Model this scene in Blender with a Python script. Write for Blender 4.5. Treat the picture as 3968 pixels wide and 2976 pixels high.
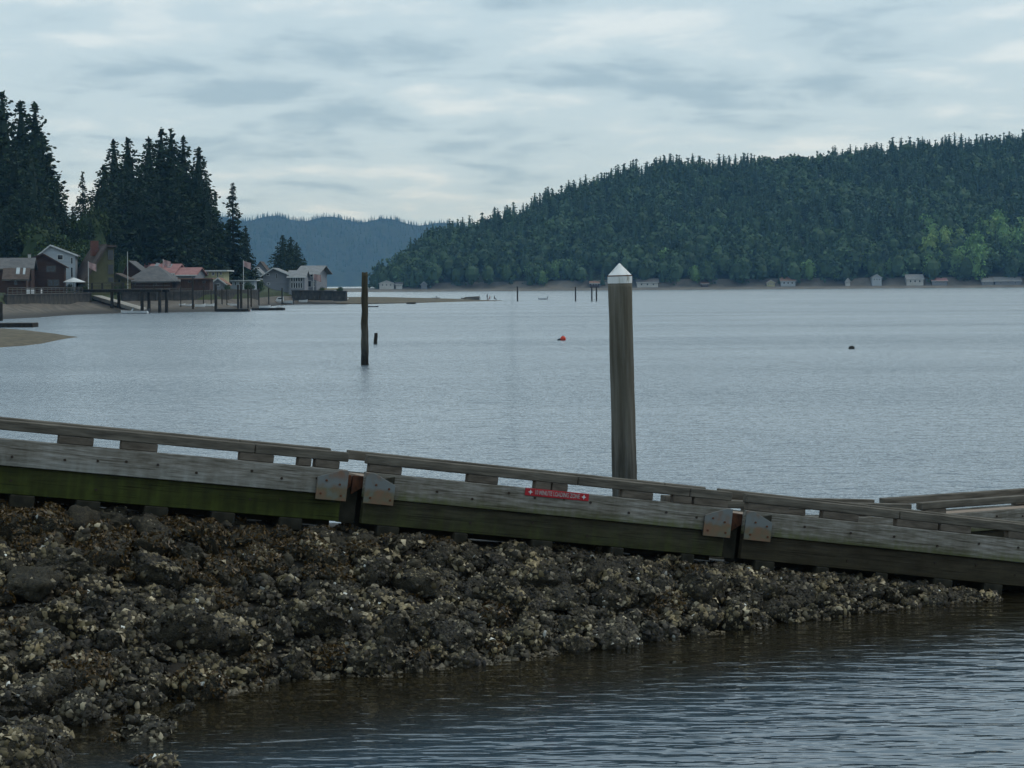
import bpy, bmesh, math, random
import numpy as np
from mathutils import Vector, Matrix, noise as mnoise

scene = bpy.context.scene
for o in list(bpy.data.objects):
    bpy.data.objects.remove(o)
R = math.radians
random.seed(7)
rng = np.random.default_rng(11)

# ------------------------------------------------------------------ camera, sky, sun, exposure
CAM_H = 4.5            # camera height over the water
F = 2300.0             # focal length in 1024-wide pixels
HZ = 283.5             # horizon row at the middle column
ROLL = R(0.4)
cam_data = bpy.data.cameras.new('camera')
cam = bpy.data.objects.new('camera', cam_data)
scene.collection.objects.link(cam)
cam.location = (0, 0, CAM_H)
cam.rotation_euler = (Matrix.Rotation(R(90), 3, 'X') @ Matrix.Rotation(-ROLL, 3, 'Z')).to_euler()
cam_data.sensor_fit = 'HORIZONTAL'
cam_data.sensor_width = 36.0
cam_data.lens = 36.0 * F / 1024.0
cam_data.shift_y = -(384.0 - HZ) / 1024.0
cam_data.clip_start = 0.5
cam_data.clip_end = 20000
scene.camera = cam

SUN_EL, SUN_AZ = R(52), R(75)      # azimuth clockwise from +Y (the view direction)
world = bpy.data.worlds.new('World')
scene.world = world
world.use_nodes = True
nt = world.node_tree
nt.nodes.clear()
def N(t, kind, **kw):
    n = t.nodes.new(kind)
    for k, v in kw.items():
        setattr(n, k, v)
    return n
wo = N(nt, 'ShaderNodeOutputWorld')
sky = N(nt, 'ShaderNodeTexSky', sky_type='NISHITA')
sky.sun_disc = False
sky.sun_elevation = SUN_EL
sky.sun_rotation = SUN_AZ
sky.air_density = 1.0
sky.dust_density = 2.0
bg_sky = N(nt, 'ShaderNodeBackground')
bg_sky.inputs['Strength'].default_value = 0.09
nt.links.new(sky.outputs[0], bg_sky.inputs['Color'])
# an overcast deck: noise laid on a flat cloud layer high above the place, so it foreshortens towards the horizon
tc = N(nt, 'ShaderNodeTexCoord')
sep = N(nt, 'ShaderNodeSeparateXYZ')
nt.links.new(tc.outputs['Generated'], sep.inputs[0])
zab = N(nt, 'ShaderNodeMath', operation='MAXIMUM'); zab.inputs[1].default_value = 0.0
nt.links.new(sep.outputs['Z'], zab.inputs[0])
zz = N(nt, 'ShaderNodeMath', operation='ADD'); zz.inputs[1].default_value = 0.085
nt.links.new(zab.outputs[0], zz.inputs[0])
dx = N(nt, 'ShaderNodeMath', operation='DIVIDE'); dy = N(nt, 'ShaderNodeMath', operation='DIVIDE')
nt.links.new(sep.outputs['X'], dx.inputs[0]); nt.links.new(zz.outputs[0], dx.inputs[1])
nt.links.new(sep.outputs['Y'], dy.inputs[0]); nt.links.new(zz.outputs[0], dy.inputs[1])
cmb = N(nt, 'ShaderNodeCombineXYZ')
nt.links.new(dx.outputs[0], cmb.inputs[0]); nt.links.new(dy.outputs[0], cmb.inputs[1])
def wnoise(scale, detail, rough, dist, off):
    mp = N(nt, 'ShaderNodeMapping')
    mp.inputs['Location'].default_value = off
    mp.inputs['Scale'].default_value = (1.5, 1.0, 1.0)
    nt.links.new(cmb.outputs[0], mp.inputs['Vector'])
    n = N(nt, 'ShaderNodeTexNoise')
    n.inputs['Scale'].default_value = scale
    n.inputs['Detail'].default_value = detail
    n.inputs['Roughness'].default_value = rough
    n.inputs['Distortion'].default_value = dist
    nt.links.new(mp.outputs[0], n.inputs['Vector'])
    return n
n1 = wnoise(0.85, 5.0, 0.5, 0.3, (3.1, 5.7, 0))
n2 = wnoise(2.6, 6.0, 0.55, 0.4, (1.4, 8.2, 2.0))
mixn = N(nt, 'ShaderNodeMath', operation='MULTIPLY_ADD')
mixn.inputs[1].default_value = 0.34
nt.links.new(n2.outputs['Fac'], mixn.inputs[0]); 
sc1 = N(nt, 'ShaderNodeMath', operation='MULTIPLY'); sc1.inputs[1].default_value = 0.66
nt.links.new(n1.outputs['Fac'], sc1.inputs[0])
nt.links.new(sc1.outputs[0], mixn.inputs[2])
cr = N(nt, 'ShaderNodeValToRGB')
cr.color_ramp.interpolation = 'EASE'
e = cr.color_ramp.elements
e[0].position = 0.38; e[0].color = (0.395, 0.550, 0.665, 1)
e[1].position = 0.63; e[1].color = (0.755, 0.870, 0.930, 1)
m = cr.color_ramp.elements.new(0.50); m.color = (0.565, 0.725, 0.825, 1)
nt.links.new(mixn.outputs[0], cr.inputs['Fac'])
bg_cl = N(nt, 'ShaderNodeBackground')
bg_cl.inputs['Strength'].default_value = 1.0
nt.links.new(cr.outputs[0], bg_cl.inputs['Color'])
mxs = N(nt, 'ShaderNodeMixShader'); mxs.inputs[0].default_value = 0.93
nt.links.new(bg_sky.outputs[0], mxs.inputs[1]); nt.links.new(bg_cl.outputs[0], mxs.inputs[2])
nt.links.new(mxs.outputs[0], wo.inputs['Surface'])

sun_data = bpy.data.lights.new('sun', 'SUN')
sun_data.energy = 0.8
sun_data.angle = R(14)
sun_data.color = (1.0, 0.95, 0.87)
sun = bpy.data.objects.new('sun', sun_data)
scene.collection.objects.link(sun)
sd = Vector((math.sin(SUN_AZ) * math.cos(SUN_EL), math.cos(SUN_AZ) * math.cos(SUN_EL), math.sin(SUN_EL)))
sun.rotation_euler = sd.to_track_quat('Z', 'Y').to_euler()
sun.location = (60, 20, 80)

vs = scene.view_settings
vs.view_transform = 'Standard'
vs.look = 'None'
vs.exposure = 0.0
vs.gamma = 1.0
vs.use_curve_mapping = False
scene.cycles.use_denoising = True
scene.cycles.max_bounces = 6
scene.cycles.diffuse_bounces = 2
scene.cycles.glossy_bounces = 3
scene.cycles.transmission_bounces = 4
scene.cycles.transparent_max_bounces = 8
scene.cycles.volume_bounces = 0
scene.cycles.caustics_reflective = False
scene.cycles.caustics_refractive = False

# ------------------------------------------------------------------ measuring helpers
cR, sR = math.cos(ROLL), math.sin(ROLL)
def uv(sx, sy):
    """photo pixel (3968 wide) -> level image offsets from the vanishing point, right and up"""
    a, b = sx / 3.875 - 512.0, HZ - sy / 3.875
    return a * cR + b * sR, -a * sR + b * cR
def on_water(sx, sy, z=0.0):
    u, v = uv(sx, sy)
    Y = (z - CAM_H) * F / v
    return Vector((u * Y / F, Y, z))
def at(sx, sy, Y):
    u, v = uv(sx, sy)
    return Vector((u * Y / F, Y, CAM_H + v * Y / F))
def px2m(n, Y):
    return n / 3.875 * Y / F

# ------------------------------------------------------------------ building helpers
col = scene.collection
def link(name, me, parent=None, mat=None):
    o = bpy.data.objects.new(name, me)
    col.objects.link(o)
    if parent is not None:
        o.parent = parent
    if mat is not None and me is not None and len(me.materials) == 0:
        me.materials.append(mat)
    return o
def tag(o, label=None, cat=None, group=None, kind=None):
    if label: o['label'] = label
    if cat: o['category'] = cat
    if group: o['group'] = group
    if kind: o['kind'] = kind
    return o
def thing(name, label, cat, loc=(0, 0, 0), rot=(0, 0, 0), group=None):
    o = bpy.data.objects.new(name, None)
    o.empty_display_size = 0.2
    col.objects.link(o)
    o.location = loc
    o.rotation_euler = rot
    return tag(o, label, cat, group)
def mesh_np(name, V, T, colors=None, mat=None, smooth=False):
    V = np.asarray(V, np.float32); T = np.asarray(T, np.int32)
    me = bpy.data.meshes.new(name)
    k = T.shape[1]
    me.vertices.add(len(V)); me.vertices.foreach_set('co', V.ravel())
    me.loops.add(T.size); me.loops.foreach_set('vertex_index', T.ravel())
    me.polygons.add(len(T))
    me.polygons.foreach_set('loop_start', np.arange(0, T.size, k, dtype=np.int32))
    me.polygons.foreach_set('use_smooth', np.full(len(T), smooth, dtype=bool))
    if colors is not None:
        ca = me.color_attributes.new('Col', 'FLOAT_COLOR', 'POINT')
        C = np.ones((len(V), 4), np.float32); C[:, :3] = colors
        ca.data.foreach_set('color', C.ravel())
    me.update(calc_edges=True)
    me.validate()
    if mat: me.materials.append(mat)
    return me

class MB:
    """collects simple solids, then builds one mesh"""
    def __init__(s):
        s.v = []; s.f = []
    def add(s, vs, fs):
        b = len(s.v)
        s.v += [tuple(p) for p in vs]
        s.f += [tuple(b + i for i in f) for f in fs]
        return s
    def box(s, x0, x1, y0, y1, z0, z1):
        return s.add([(x0, y0, z0), (x1, y0, z0), (x1, y1, z0), (x0, y1, z0), (x0, y0, z1), (x1, y0, z1), (x1, y1, z1), (x0, y1, z1)],
                     [(0, 3, 2, 1), (4, 5, 6, 7), (0, 1, 5, 4), (1, 2, 6, 5), (2, 3, 7, 6), (3, 0, 4, 7)])
    def prism(s, poly, y0, y1):
        """polygon in x,z pushed along y"""
        n = len(poly)
        vs = [(p[0], y0, p[1]) for p in poly] + [(p[0], y1, p[1]) for p in poly]
        fs = [tuple(range(n)), tuple(range(2 * n - 1, n - 1, -1))]
        fs += [((i + 1) % n, i, n + i, n + (i + 1) % n) for i in range(n)]
        return s.add(vs, fs)
    def prismx(s, poly, x0, x1):
        n = len(poly)
        vs = [(x0, p[0], p[1]) for p in poly] + [(x1, p[0], p[1]) for p in poly]
        fs = [tuple(range(n)), tuple(range(2 * n - 1, n - 1, -1))]
        fs += [((i + 1) % n, i, n + i, n + (i + 1) % n) for i in range(n)]
        return s.add(vs, fs)
    def rod(s, a, b, r0, r1=None, n=8):
        r1 = r0 if r1 is None else r1
        a, b = Vector(a), Vector(b)
        d = (b - a).normalized()
        p = d.orthogonal().normalized(); q = d.cross(p)
        vs = []
        for c, r in ((a, r0), (b, r1)):
            for i in range(n):
                t = 2 * math.pi * i / n
                vs.append(c + p * math.cos(t) * r + q * math.sin(t) * r)
        fs = [tuple(range(n - 1, -1, -1)), tuple(range(n, 2 * n))]
        fs += [(i, (i + 1) % n, n + (i + 1) % n, n + i) for i in range(n)]
        return s.add(vs, fs)
    def mesh(s, name, mat=None, bevel=0.0, smooth=False):
        me = bpy.data.meshes.new(name)
        me.from_pydata([tuple(v) for v in s.v], [], s.f)
        bm = bmesh.new(); bm.from_mesh(me)
        bmesh.ops.recalc_face_normals(bm, faces=bm.faces)
        if bevel > 0:
            bmesh.ops.bevel(bm, geom=list(bm.edges), offset=bevel, segments=1, affect='EDGES', clamp_overlap=True)
        bm.to_mesh(me); bm.free()
        if smooth:
            for p in me.polygons: p.use_smooth = True
        if mat: me.materials.append(mat)
        return me
    def build(s, name, mat, parent=None, bevel=0.0, smooth=False):
        return link(name, s.mesh(name, mat, bevel, smooth), parent)

# ------------------------------------------------------------------ materials
def base_mat(name):
    m = bpy.data.materials.new(name)
    m.use_nodes = True
    t = m.node_tree
    b = t.nodes['Principled BSDF']
    return m, t, b
def pm(name, c1, c2=None, scale=4.0, rough=0.85, bump=0.0, stretch=(1, 1, 1), detail=6.0, spec=0.25, c3=None, metal=0.0, bscale=None, lo=0.38, hi=0.62):
    """a two or three tone procedural material with grain"""
    m, t, b = base_mat(name)
    b.inputs['Roughness'].default_value = rough
    b.inputs['Specular IOR Level'].default_value = spec
    b.inputs['Metallic'].default_value = metal
    if c2 is None:
        c2 = tuple(x * 0.72 for x in c1)
    tcx = N(t, 'ShaderNodeTexCoord')
    mp = N(t, 'ShaderNodeMapping'); mp.inputs['Scale'].default_value = stretch
    t.links.new(tcx.outputs['Object'], mp.inputs['Vector'])
    nz = N(t, 'ShaderNodeTexNoise')
    nz.inputs['Scale'].default_value = scale; nz.inputs['Detail'].default_value = detail; nz.inputs['Roughness'].default_value = 0.6
    t.links.new(mp.outputs[0], nz.inputs['Vector'])
    rp = N(t, 'ShaderNodeValToRGB')
    rp.color_ramp.elements[0].position = lo; rp.color_ramp.elements[0].color = (*c2, 1)
    rp.color_ramp.elements[1].position = hi; rp.color_ramp.elements[1].color = (*c1, 1)
    if c3:
        q = rp.color_ramp.elements.new(min(0.97, hi + 0.13)); q.color = (*c3, 1)
    t.links.new(nz.outputs['Fac'], rp.inputs['Fac'])
    t.links.new(rp.outputs[0], b.inputs['Base Color'])
    if bump:
        n2 = N(t, 'ShaderNodeTexNoise')
        n2.inputs['Scale'].default_value = bscale or scale * 3; n2.inputs['Detail'].default_value = 5
        t.links.new(mp.outputs[0], n2.inputs['Vector'])
        bp = N(t, 'ShaderNodeBump'); bp.inputs['Strength'].default_value = 0.8; bp.inputs['Distance'].default_value = bump
        t.links.new(n2.outputs['Fac'], bp.inputs['Height'])
        t.links.new(bp.outputs[0], b.inputs['Normal'])
    return m
def vcol_mat(name, rough=0.8, spec=0.25, mul=1.0, nscale=0.0):
    m, t, b = base_mat(name)
    b.inputs['Roughness'].default_value = rough
    b.inputs['Specular IOR Level'].default_value = spec
    a = N(t, 'ShaderNodeVertexColor'); a.layer_name = 'Col'
    t.links.new(a.outputs['Color'], b.inputs['Base Color'])
    return m

M = {}
M['needles'] = vcol_mat('needles', 0.75, 0.2)
M['leaves'] = vcol_mat('leaves', 0.7, 0.25)
M['bark'] = pm('bark', (0.055, 0.042, 0.03), (0.03, 0.024, 0.018), 3, 0.95, stretch=(4, 4, 0.6))
M['shell'] = vcol_mat('shell', 0.55, 0.3)
M['weed'] = vcol_mat('weed', 0.45, 0.4)

# weathered planks of the dock: grey wood, pale scrubbed band low down, algae at the very bottom
def plank_mat(name, low, mid, high, algae, z0, z1, amount, rust=True):
    m, t, b = base_mat(name)
    b.inputs['Roughness'].default_value = 0.85
    b.inputs['Specular IOR Level'].default_value = 0.2
    tcx = N(t, 'ShaderNodeTexCoord')
    sp = N(t, 'ShaderNodeSeparateXYZ'); t.links.new(tcx.outputs['Object'], sp.inputs[0])
    mp = N(t, 'ShaderNodeMapping'); mp.inputs['Scale'].default_value = (0.7, 3, 9)
    t.links.new(tcx.outputs['Object'], mp.inputs['Vector'])
    g = N(t, 'ShaderNodeTexNoise'); g.inputs['Scale'].default_value = 3.2; g.inputs['Detail'].default_value = 8; g.inputs['Roughness'].default_value = 0.65
    t.links.new(mp.outputs[0], g.inputs['Vector'])
    rp = N(t, 'ShaderNodeValToRGB')
    rp.color_ramp.elements[0].position = 0.33; rp.color_ramp.elements[0].color = (*low, 1)
    rp.color_ramp.elements[1].position = 0.70; rp.color_ramp.elements[1].color = (*high, 1)
    q = rp.color_ramp.elements.new(0.5); q.color = (*mid, 1)
    t.links.new(g.outputs['Fac'], rp.inputs['Fac'])
    # vertical runs
    mp2 = N(t, 'ShaderNodeMapping'); mp2.inputs['Scale'].default_value = (5, 1, 0.5)
    t.links.new(tcx.outputs['Object'], mp2.inputs['Vector'])
    g2 = N(t, 'ShaderNodeTexNoise'); g2.inputs['Scale'].default_value = 2.0; g2.inputs['Detail'].default_value = 6
    t.links.new(mp2.outputs[0], g2.inputs['Vector'])
    # algae rises from the lower edge, with a ragged limit
    mr = N(t, 'ShaderNodeMapRange'); mr.inputs['From Min'].default_value = z0; mr.inputs['From Max'].default_value = z1
    mr.inputs['To Min'].default_value = 1.0; mr.inputs['To Max'].default_value = 0.0
    t.links.new(sp.outputs['Z'], mr.inputs['Value'])
    ad = N(t, 'ShaderNodeMath', operation='MULTIPLY_ADD'); ad.inputs[1].default_value = 1.3; ad.inputs[2].default_value = -0.65
    t.links.new(g2.outputs['Fac'], ad.inputs[0])
    ad2 = N(t, 'ShaderNodeMath', operation='ADD', use_clamp=True)
    t.links.new(mr.outputs[0], ad2.inputs[0]); t.links.new(ad.outputs[0], ad2.inputs[1])
    am = N(t, 'ShaderNodeMath', operation='MULTIPLY'); am.inputs[1].default_value = amount
    t.links.new(ad2.outputs[0], am.inputs[0])
    mx = N(t, 'ShaderNodeMix', data_type='RGBA')
    t.links.new(am.outputs[0], mx.inputs['Factor'])
    t.links.new(rp.outputs[0], mx.inputs[6])
    arp = N(t, 'ShaderNodeValToRGB')
    arp.color_ramp.elements[0].position = 0.3; arp.color_ramp.elements[0].color = (*[c * 0.45 for c in algae], 1)
    arp.color_ramp.elements[1].position = 0.7; arp.color_ramp.elements[1].color = (*algae, 1)
    t.links.new(g2.outputs['Fac'], arp.inputs['Fac'])
    t.links.new(arp.outputs[0], mx.inputs[7])
    mp3 = N(t, 'ShaderNodeMapping'); mp3.inputs['Scale'].default_value = (0.55, 4, 26)
    t.links.new(tcx.outputs['Object'], mp3.inputs['Vector'])
    ck = N(t, 'ShaderNodeTexNoise'); ck.inputs['Scale'].default_value = 2.3; ck.inputs['Detail'].default_value = 4
    t.links.new(mp3.outputs[0], ck.inputs['Vector'])
    ckr = N(t, 'ShaderNodeValToRGB'); ckr.color_ramp.elements[0].position = 0.60; ckr.color_ramp.elements[0].color = (1, 1, 1, 1)
    ckr.color_ramp.elements[1].position = 0.66; ckr.color_ramp.elements[1].color = (0.42, 0.40, 0.37, 1)
    t.links.new(ck.outputs['Fac'], ckr.inputs['Fac'])
    st = N(t, 'ShaderNodeTexNoise'); st.inputs['Scale'].default_value = 1.3; st.inputs['Detail'].default_value = 7; st.inputs['Roughness'].default_value = 0.7
    t.links.new(tcx.outputs['Object'], st.inputs['Vector'])
    str_ = N(t, 'ShaderNodeValToRGB'); str_.color_ramp.elements[0].position = 0.36; str_.color_ramp.elements[0].color = (0.70, 0.67, 0.62, 1)
    str_.color_ramp.elements[1].position = 0.60; str_.color_ramp.elements[1].color = (1.22, 1.23, 1.24, 1)
    t.links.new(st.outputs['Fac'], str_.inputs['Fac'])
    m1 = N(t, 'ShaderNodeMix', data_type='RGBA', blend_type='MULTIPLY'); m1.inputs['Factor'].default_value = 1.0
    t.links.new(mx.outputs[2], m1.inputs[6]); t.links.new(ckr.outputs[0], m1.inputs[7])
    m2 = N(t, 'ShaderNodeMix', data_type='RGBA', blend_type='MULTIPLY'); m2.inputs['Factor'].default_value = 1.0
    t.links.new(m1.outputs[2], m2.inputs[6]); t.links.new(str_.outputs[0], m2.inputs[7])
    t.links.new(m2.outputs[2], b.inputs['Base Color'])
    bp = N(t, 'ShaderNodeBump'); bp.inputs['Strength'].default_value = 0.5; bp.inputs['Distance'].default_value = 0.01
    t.links.new(g.outputs['Fac'], bp.inputs['Height']); t.links.new(bp.outputs[0], b.inputs['Normal'])
    return m
M['curb'] = plank_mat('curb_wood', (0.09, 0.08, 0.064), (0.19, 0.175, 0.150), (0.32, 0.31, 0.29), (0.075, 0.090, 0.018), -0.345, -0.20, 0.75)
M['curb_upper'] = plank_mat('curb_wood_scrubbed', (0.10, 0.09, 0.072), (0.20, 0.185, 0.160), (0.33, 0.32, 0.30), (0.27, 0.28, 0.26), -0.36, -0.14, 0.6)
M['beam_green'] = plank_mat('beam_algae', (0.020, 0.020, 0.010), (0.030, 0.032, 0.010), (0.05, 0.05, 0.018), (0.050, 0.063, 0.012), -0.70, -0.25, 0.95)
M['beam_mid'] = plank_mat('beam_part_algae', (0.028, 0.025, 0.017), (0.045, 0.040, 0.026), (0.07, 0.062, 0.04), (0.045, 0.055, 0.012), -0.80, -0.36, 0.75)
M['beam_brown'] = plank_mat('beam_brown', (0.028, 0.024, 0.016), (0.042, 0.035, 0.023), (0.06, 0.05, 0.032), (0.035, 0.030, 0.012), -0.9, -0.45, 0.6)
M['rail'] = pm('rail_wood', (0.155, 0.138, 0.112), (0.070, 0.062, 0.050), 2.2, 0.9, 0.008, (0.8, 4, 6), c3=(0.18, 0.165, 0.14))
M['block'] = pm('block_wood', (0.150, 0.125, 0.100), (0.085, 0.070, 0.055), 3.0, 0.9, 0.006, (1.2, 4, 5))
M['deck'] = pm('deck_boards', (0.40, 0.315, 0.25), (0.27, 0.21, 0.165), 2.5, 0.9, 0.004, (5, 0.8, 1))
M['skid'] = pm('skid_wood', (0.035, 0.032, 0.022), (0.016, 0.015, 0.010), 4, 0.9, 0.01)
M['galv'] = None
def galv_mat():
    m, t, b = base_mat('galvanised_plate')
    b.inputs['Roughness'].default_value = 0.55
    b.inputs['Metallic'].default_value = 0.0
    tcx = N(t, 'ShaderNodeTexCoord'); sp = N(t, 'ShaderNodeSeparateXYZ'); t.links.new(tcx.outputs['Object'], sp.inputs[0])
    g = N(t, 'ShaderNodeTexNoise'); g.inputs['Scale'].default_value = 7; g.inputs['Detail'].default_value = 7
    t.links.new(tcx.outputs['Object'], g.inputs['Vector'])
    mr = N(t, 'ShaderNodeMapRange'); mr.inputs['From Min'].default_value = -0.27; mr.inputs['From Max'].default_value = -0.20
    mr.inputs['To Min'].default_value = 1.0; mr.inputs['To Max'].default_value = 0.0
    t.links.new(sp.outputs['Z'], mr.inputs['Value'])
    ad = N(t, 'ShaderNodeMath', operation='MULTIPLY_ADD'); ad.inputs[1].default_value = 3.2; ad.inputs[2].default_value = -1.45
    t.links.new(g.outputs['Fac'], ad.inputs[0])
    a2 = N(t, 'ShaderNodeMath', operation='ADD', use_clamp=True)
    t.links.new(mr.outputs[0], a2.inputs[0]); t.links.new(ad.outputs[0], a2.inputs[1])
    mx = N(t, 'ShaderNodeMix', data_type='RGBA')
    mx.inputs[6].default_value = (0.135, 0.15, 0.152, 1)
    rr = N(t, 'ShaderNodeValToRGB')
    rr.color_ramp.elements[0].position = 0.35; rr.color_ramp.elements[0].color = (0.10, 0.10, 0.055, 1)
    rr.color_ramp.elements[1].position = 0.65; rr.color_ramp.elements[1].color = (0.17, 0.085, 0.045, 1)
    t.links.new(g.outputs['Fac'], rr.inputs['Fac'])
    t.links.new(rr.outputs[0], mx.inputs[7]); t.links.new(a2.outputs[0], mx.inputs['Factor'])
    t.links.new(mx.outputs[2], b.inputs['Base Color'])
    return m
M['galv'] = galv_mat()
M['rust'] = pm('rusted_steel', (0.13, 0.05, 0.025), (0.05, 0.025, 0.016), 9, 0.9, 0.004)
M['bolt'] = pm('bolt_steel', (0.04, 0.028, 0.02), (0.02, 0.016, 0.014), 9, 0.8)
M['white'] = pm('white_paint', (0.62, 0.64, 0.64), (0.48, 0.50, 0.50), 2, 0.6)
M['sign_red'] = pm('sign_red', (0.42, 0.022, 0.03), (0.30, 0.018, 0.024), 4, 0.5)
M['sign_white'] = pm('sign_white', (0.42, 0.36, 0.35), (0.30, 0.22, 0.22), 9, 0.6)
M['glass'] = pm('window_glass', (0.02, 0.025, 0.03), (0.012, 0.015, 0.018), 1, 0.08, spec=0.5)
M['skylight'] = pm('skylight_glass', (0.35, 0.40, 0.42), (0.28, 0.32, 0.34), 1, 0.1, spec=0.9)

# ------------------------------------------------------------------ the setting: water, seabed
def water_mat():
    m = bpy.data.materials.new('sea_water'); m.use_nodes = True
    t = m.node_tree; t.nodes.clear()
    out = N(t, 'ShaderNodeOutputMaterial')
    geo = N(t, 'ShaderNodeNewGeometry')
    sp = N(t, 'ShaderNodeSeparateXYZ'); t.links.new(geo.outputs['Position'], sp.inputs[0])
    def nz(scale, sx, sy, detail, rough=0.55, dist=0.0):
        mp = N(t, 'ShaderNodeMapping'); mp.inputs['Scale'].default_value = (sx, sy, 1)
        mp.inputs['Rotation'].default_value = (0, 0, R(6))
        t.links.new(geo.outputs['Position'], mp.inputs['Vector'])
        n = N(t, 'ShaderNodeTexNoise'); n.inputs['Scale'].default_value = scale; n.inputs['Detail'].default_value = detail
        n.inputs['Roughness'].default_value = rough; n.inputs['Distortion'].default_value = dist
        t.links.new(mp.outputs[0], n.inputs['Vector'])
        return n
    # the lee of the dock is calm, open water carries small chop
    mr = N(t, 'ShaderNodeMapRange'); mr.interpolation_type = 'SMOOTHSTEP'
    mr.inputs['From Min'].default_value = 30; mr.inputs['From Max'].default_value = 46
    # distance out from the lee: measured across the dock's line
    rot = N(t, 'ShaderNodeMath', operation='MULTIPLY_ADD'); rot.inputs[1].default_value = -0.40
    t.links.new(sp.outputs['X'], rot.inputs[0]); t.links.new(sp.outputs['Y'], rot.inputs[2])
    t.links.new(rot.outputs[0], mr.inputs['Value'])
    calm = nz(3.0, 0.36, 1.0, 2.5)       # ripples in the lee
    swell = nz(0.55, 0.6, 1.0, 2.0)
    chop = nz(1.5, 0.6, 1.0, 4.0, 0.6)
    gust = nz(0.018, 0.5, 2.2, 4.0)
    b1 = N(t, 'ShaderNodeBump'); b1.inputs['Strength'].default_value = 1.0; b1.inputs['Distance'].default_value = 0.042
    t.links.new(calm.outputs['Fac'], b1.inputs['Height'])
    gm = N(t, 'ShaderNodeMapRange'); gm.inputs['From Min'].default_value = 0.35; gm.inputs['From Max'].default_value = 0.65
    gm.inputs['To Min'].default_value = 0.65; gm.inputs['To Max'].default_value = 1.0
    t.links.new(gust.outputs['Fac'], gm.inputs['Value'])
    ml = N(t, 'ShaderNodeMath', operation='MULTIPLY'); t.links.new(gm.outputs[0], ml.inputs[0]); t.links.new(mr.outputs[0], ml.inputs[1])
    b2 = N(t, 'ShaderNodeBump'); b2.inputs['Distance'].default_value = 0.26
    t.links.new(ml.outputs[0], b2.inputs['Strength'])
    t.links.new(chop.outputs['Fac'], b2.inputs['Height'])
    t.links.new(b1.outputs[0], b2.inputs['Normal'])
    fr = N(t, 'ShaderNodeFresnel'); fr.inputs['IOR'].default_value = 1.333
    t.links.new(b2.outputs[0], fr.inputs['Normal'])
    gl = N(t, 'ShaderNodeBsdfGlossy')
    gl.inputs['Color'].default_value = (1, 1, 1, 1)
    rr = N(t, 'ShaderNodeMapRange'); rr.inputs['To Min'].default_value = 0.03; rr.inputs['To Max'].default_value = 0.24
    t.links.new(mr.outputs[0], rr.inputs['Value']); t.links.new(rr.outputs[0], gl.inputs['Roughness'])
    t.links.new(b2.outputs[0], gl.inputs['Normal'])
    df = N(t, 'ShaderNodeBsdfDiffuse')
    wc = N(t, 'ShaderNodeMix', data_type='RGBA'); wc.inputs[6].default_value = (0.030, 0.026, 0.015, 1); wc.inputs[7].default_value = (0.034, 0.046, 0.048, 1)
    wc.inputs[7].default_value = (0.050, 0.088, 0.122, 1)
    off = N(t, 'ShaderNodeMath', operation='MULTIPLY_ADD'); off.inputs[1].default_value = 0.75; off.inputs[2].default_value = 26.8
    t.links.new(sp.outputs['X'], off.inputs[0])
    of2 = N(t, 'ShaderNodeMath', operation='SUBTRACT'); t.links.new(off.outputs[0], of2.inputs[0]); t.links.new(sp.outputs['Y'], of2.inputs[1])
    shl = N(t, 'ShaderNodeMapRange'); shl.interpolation_type = 'SMOOTHSTEP'; shl.inputs['From Min'].default_value = 0.6; shl.inputs['From Max'].default_value = 4.5
    t.links.new(of2.outputs[0], shl.inputs['Value'])
    dp = N(t, 'ShaderNodeMath', operation='MAXIMUM'); t.links.new(shl.outputs[0], dp.inputs[0]); t.links.new(mr.outputs[0], dp.inputs[1])
    t.links.new(dp.outputs[0], wc.inputs['Factor']); t.links.new(wc.outputs[2], df.inputs['Color'])
    tr = N(t, 'ShaderNodeBsdfTransparent'); tr.inputs['Color'].default_value = (0.62, 0.56, 0.38, 1)
    inner = N(t, 'ShaderNodeMixShader')
    clr = N(t, 'ShaderNodeMapRange'); clr.inputs['To Min'].default_value = 0.68; clr.inputs['To Max'].default_value = 0.2
    t.links.new(dp.outputs[0], clr.inputs['Value']); t.links.new(clr.outputs[0], inner.inputs[0])
    t.links.new(df.outputs[0], inner.inputs[1]); t.links.new(tr.outputs[0], inner.inputs[2])
    mx = N(t, 'ShaderNodeMixShader')
    t.links.new(fr.outputs[0], mx.inputs[0]); t.links.new(inner.outputs[0], mx.inputs[1]); t.links.new(gl.outputs[0], mx.inputs[2])
    t.links.new(mx.outputs[0], out.inputs['Surface'])
    return m
def sheet(name, x0, x1, y0, y1, z, mat, kind='structure'):
    me = mesh_np(name, [(x0, y0, z), (x1, y0, z), (x1, y1, z), (x0, y1, z)], [(0, 1, 2, 3)], mat=mat)
    return tag(link(name, me), kind=kind)
sheet('water', -2400, 2400, -60, 6500, 0.0, water_mat())
tag(bpy.data.objects['water'], 'blue grey sea inlet with small ripples', None)
sheet('seabed', -2450, 2450, -70, 6550, -3.2, pm('seabed_mud', (0.06, 0.052, 0.035), (0.035, 0.03, 0.022), 0.4, 0.9))

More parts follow.
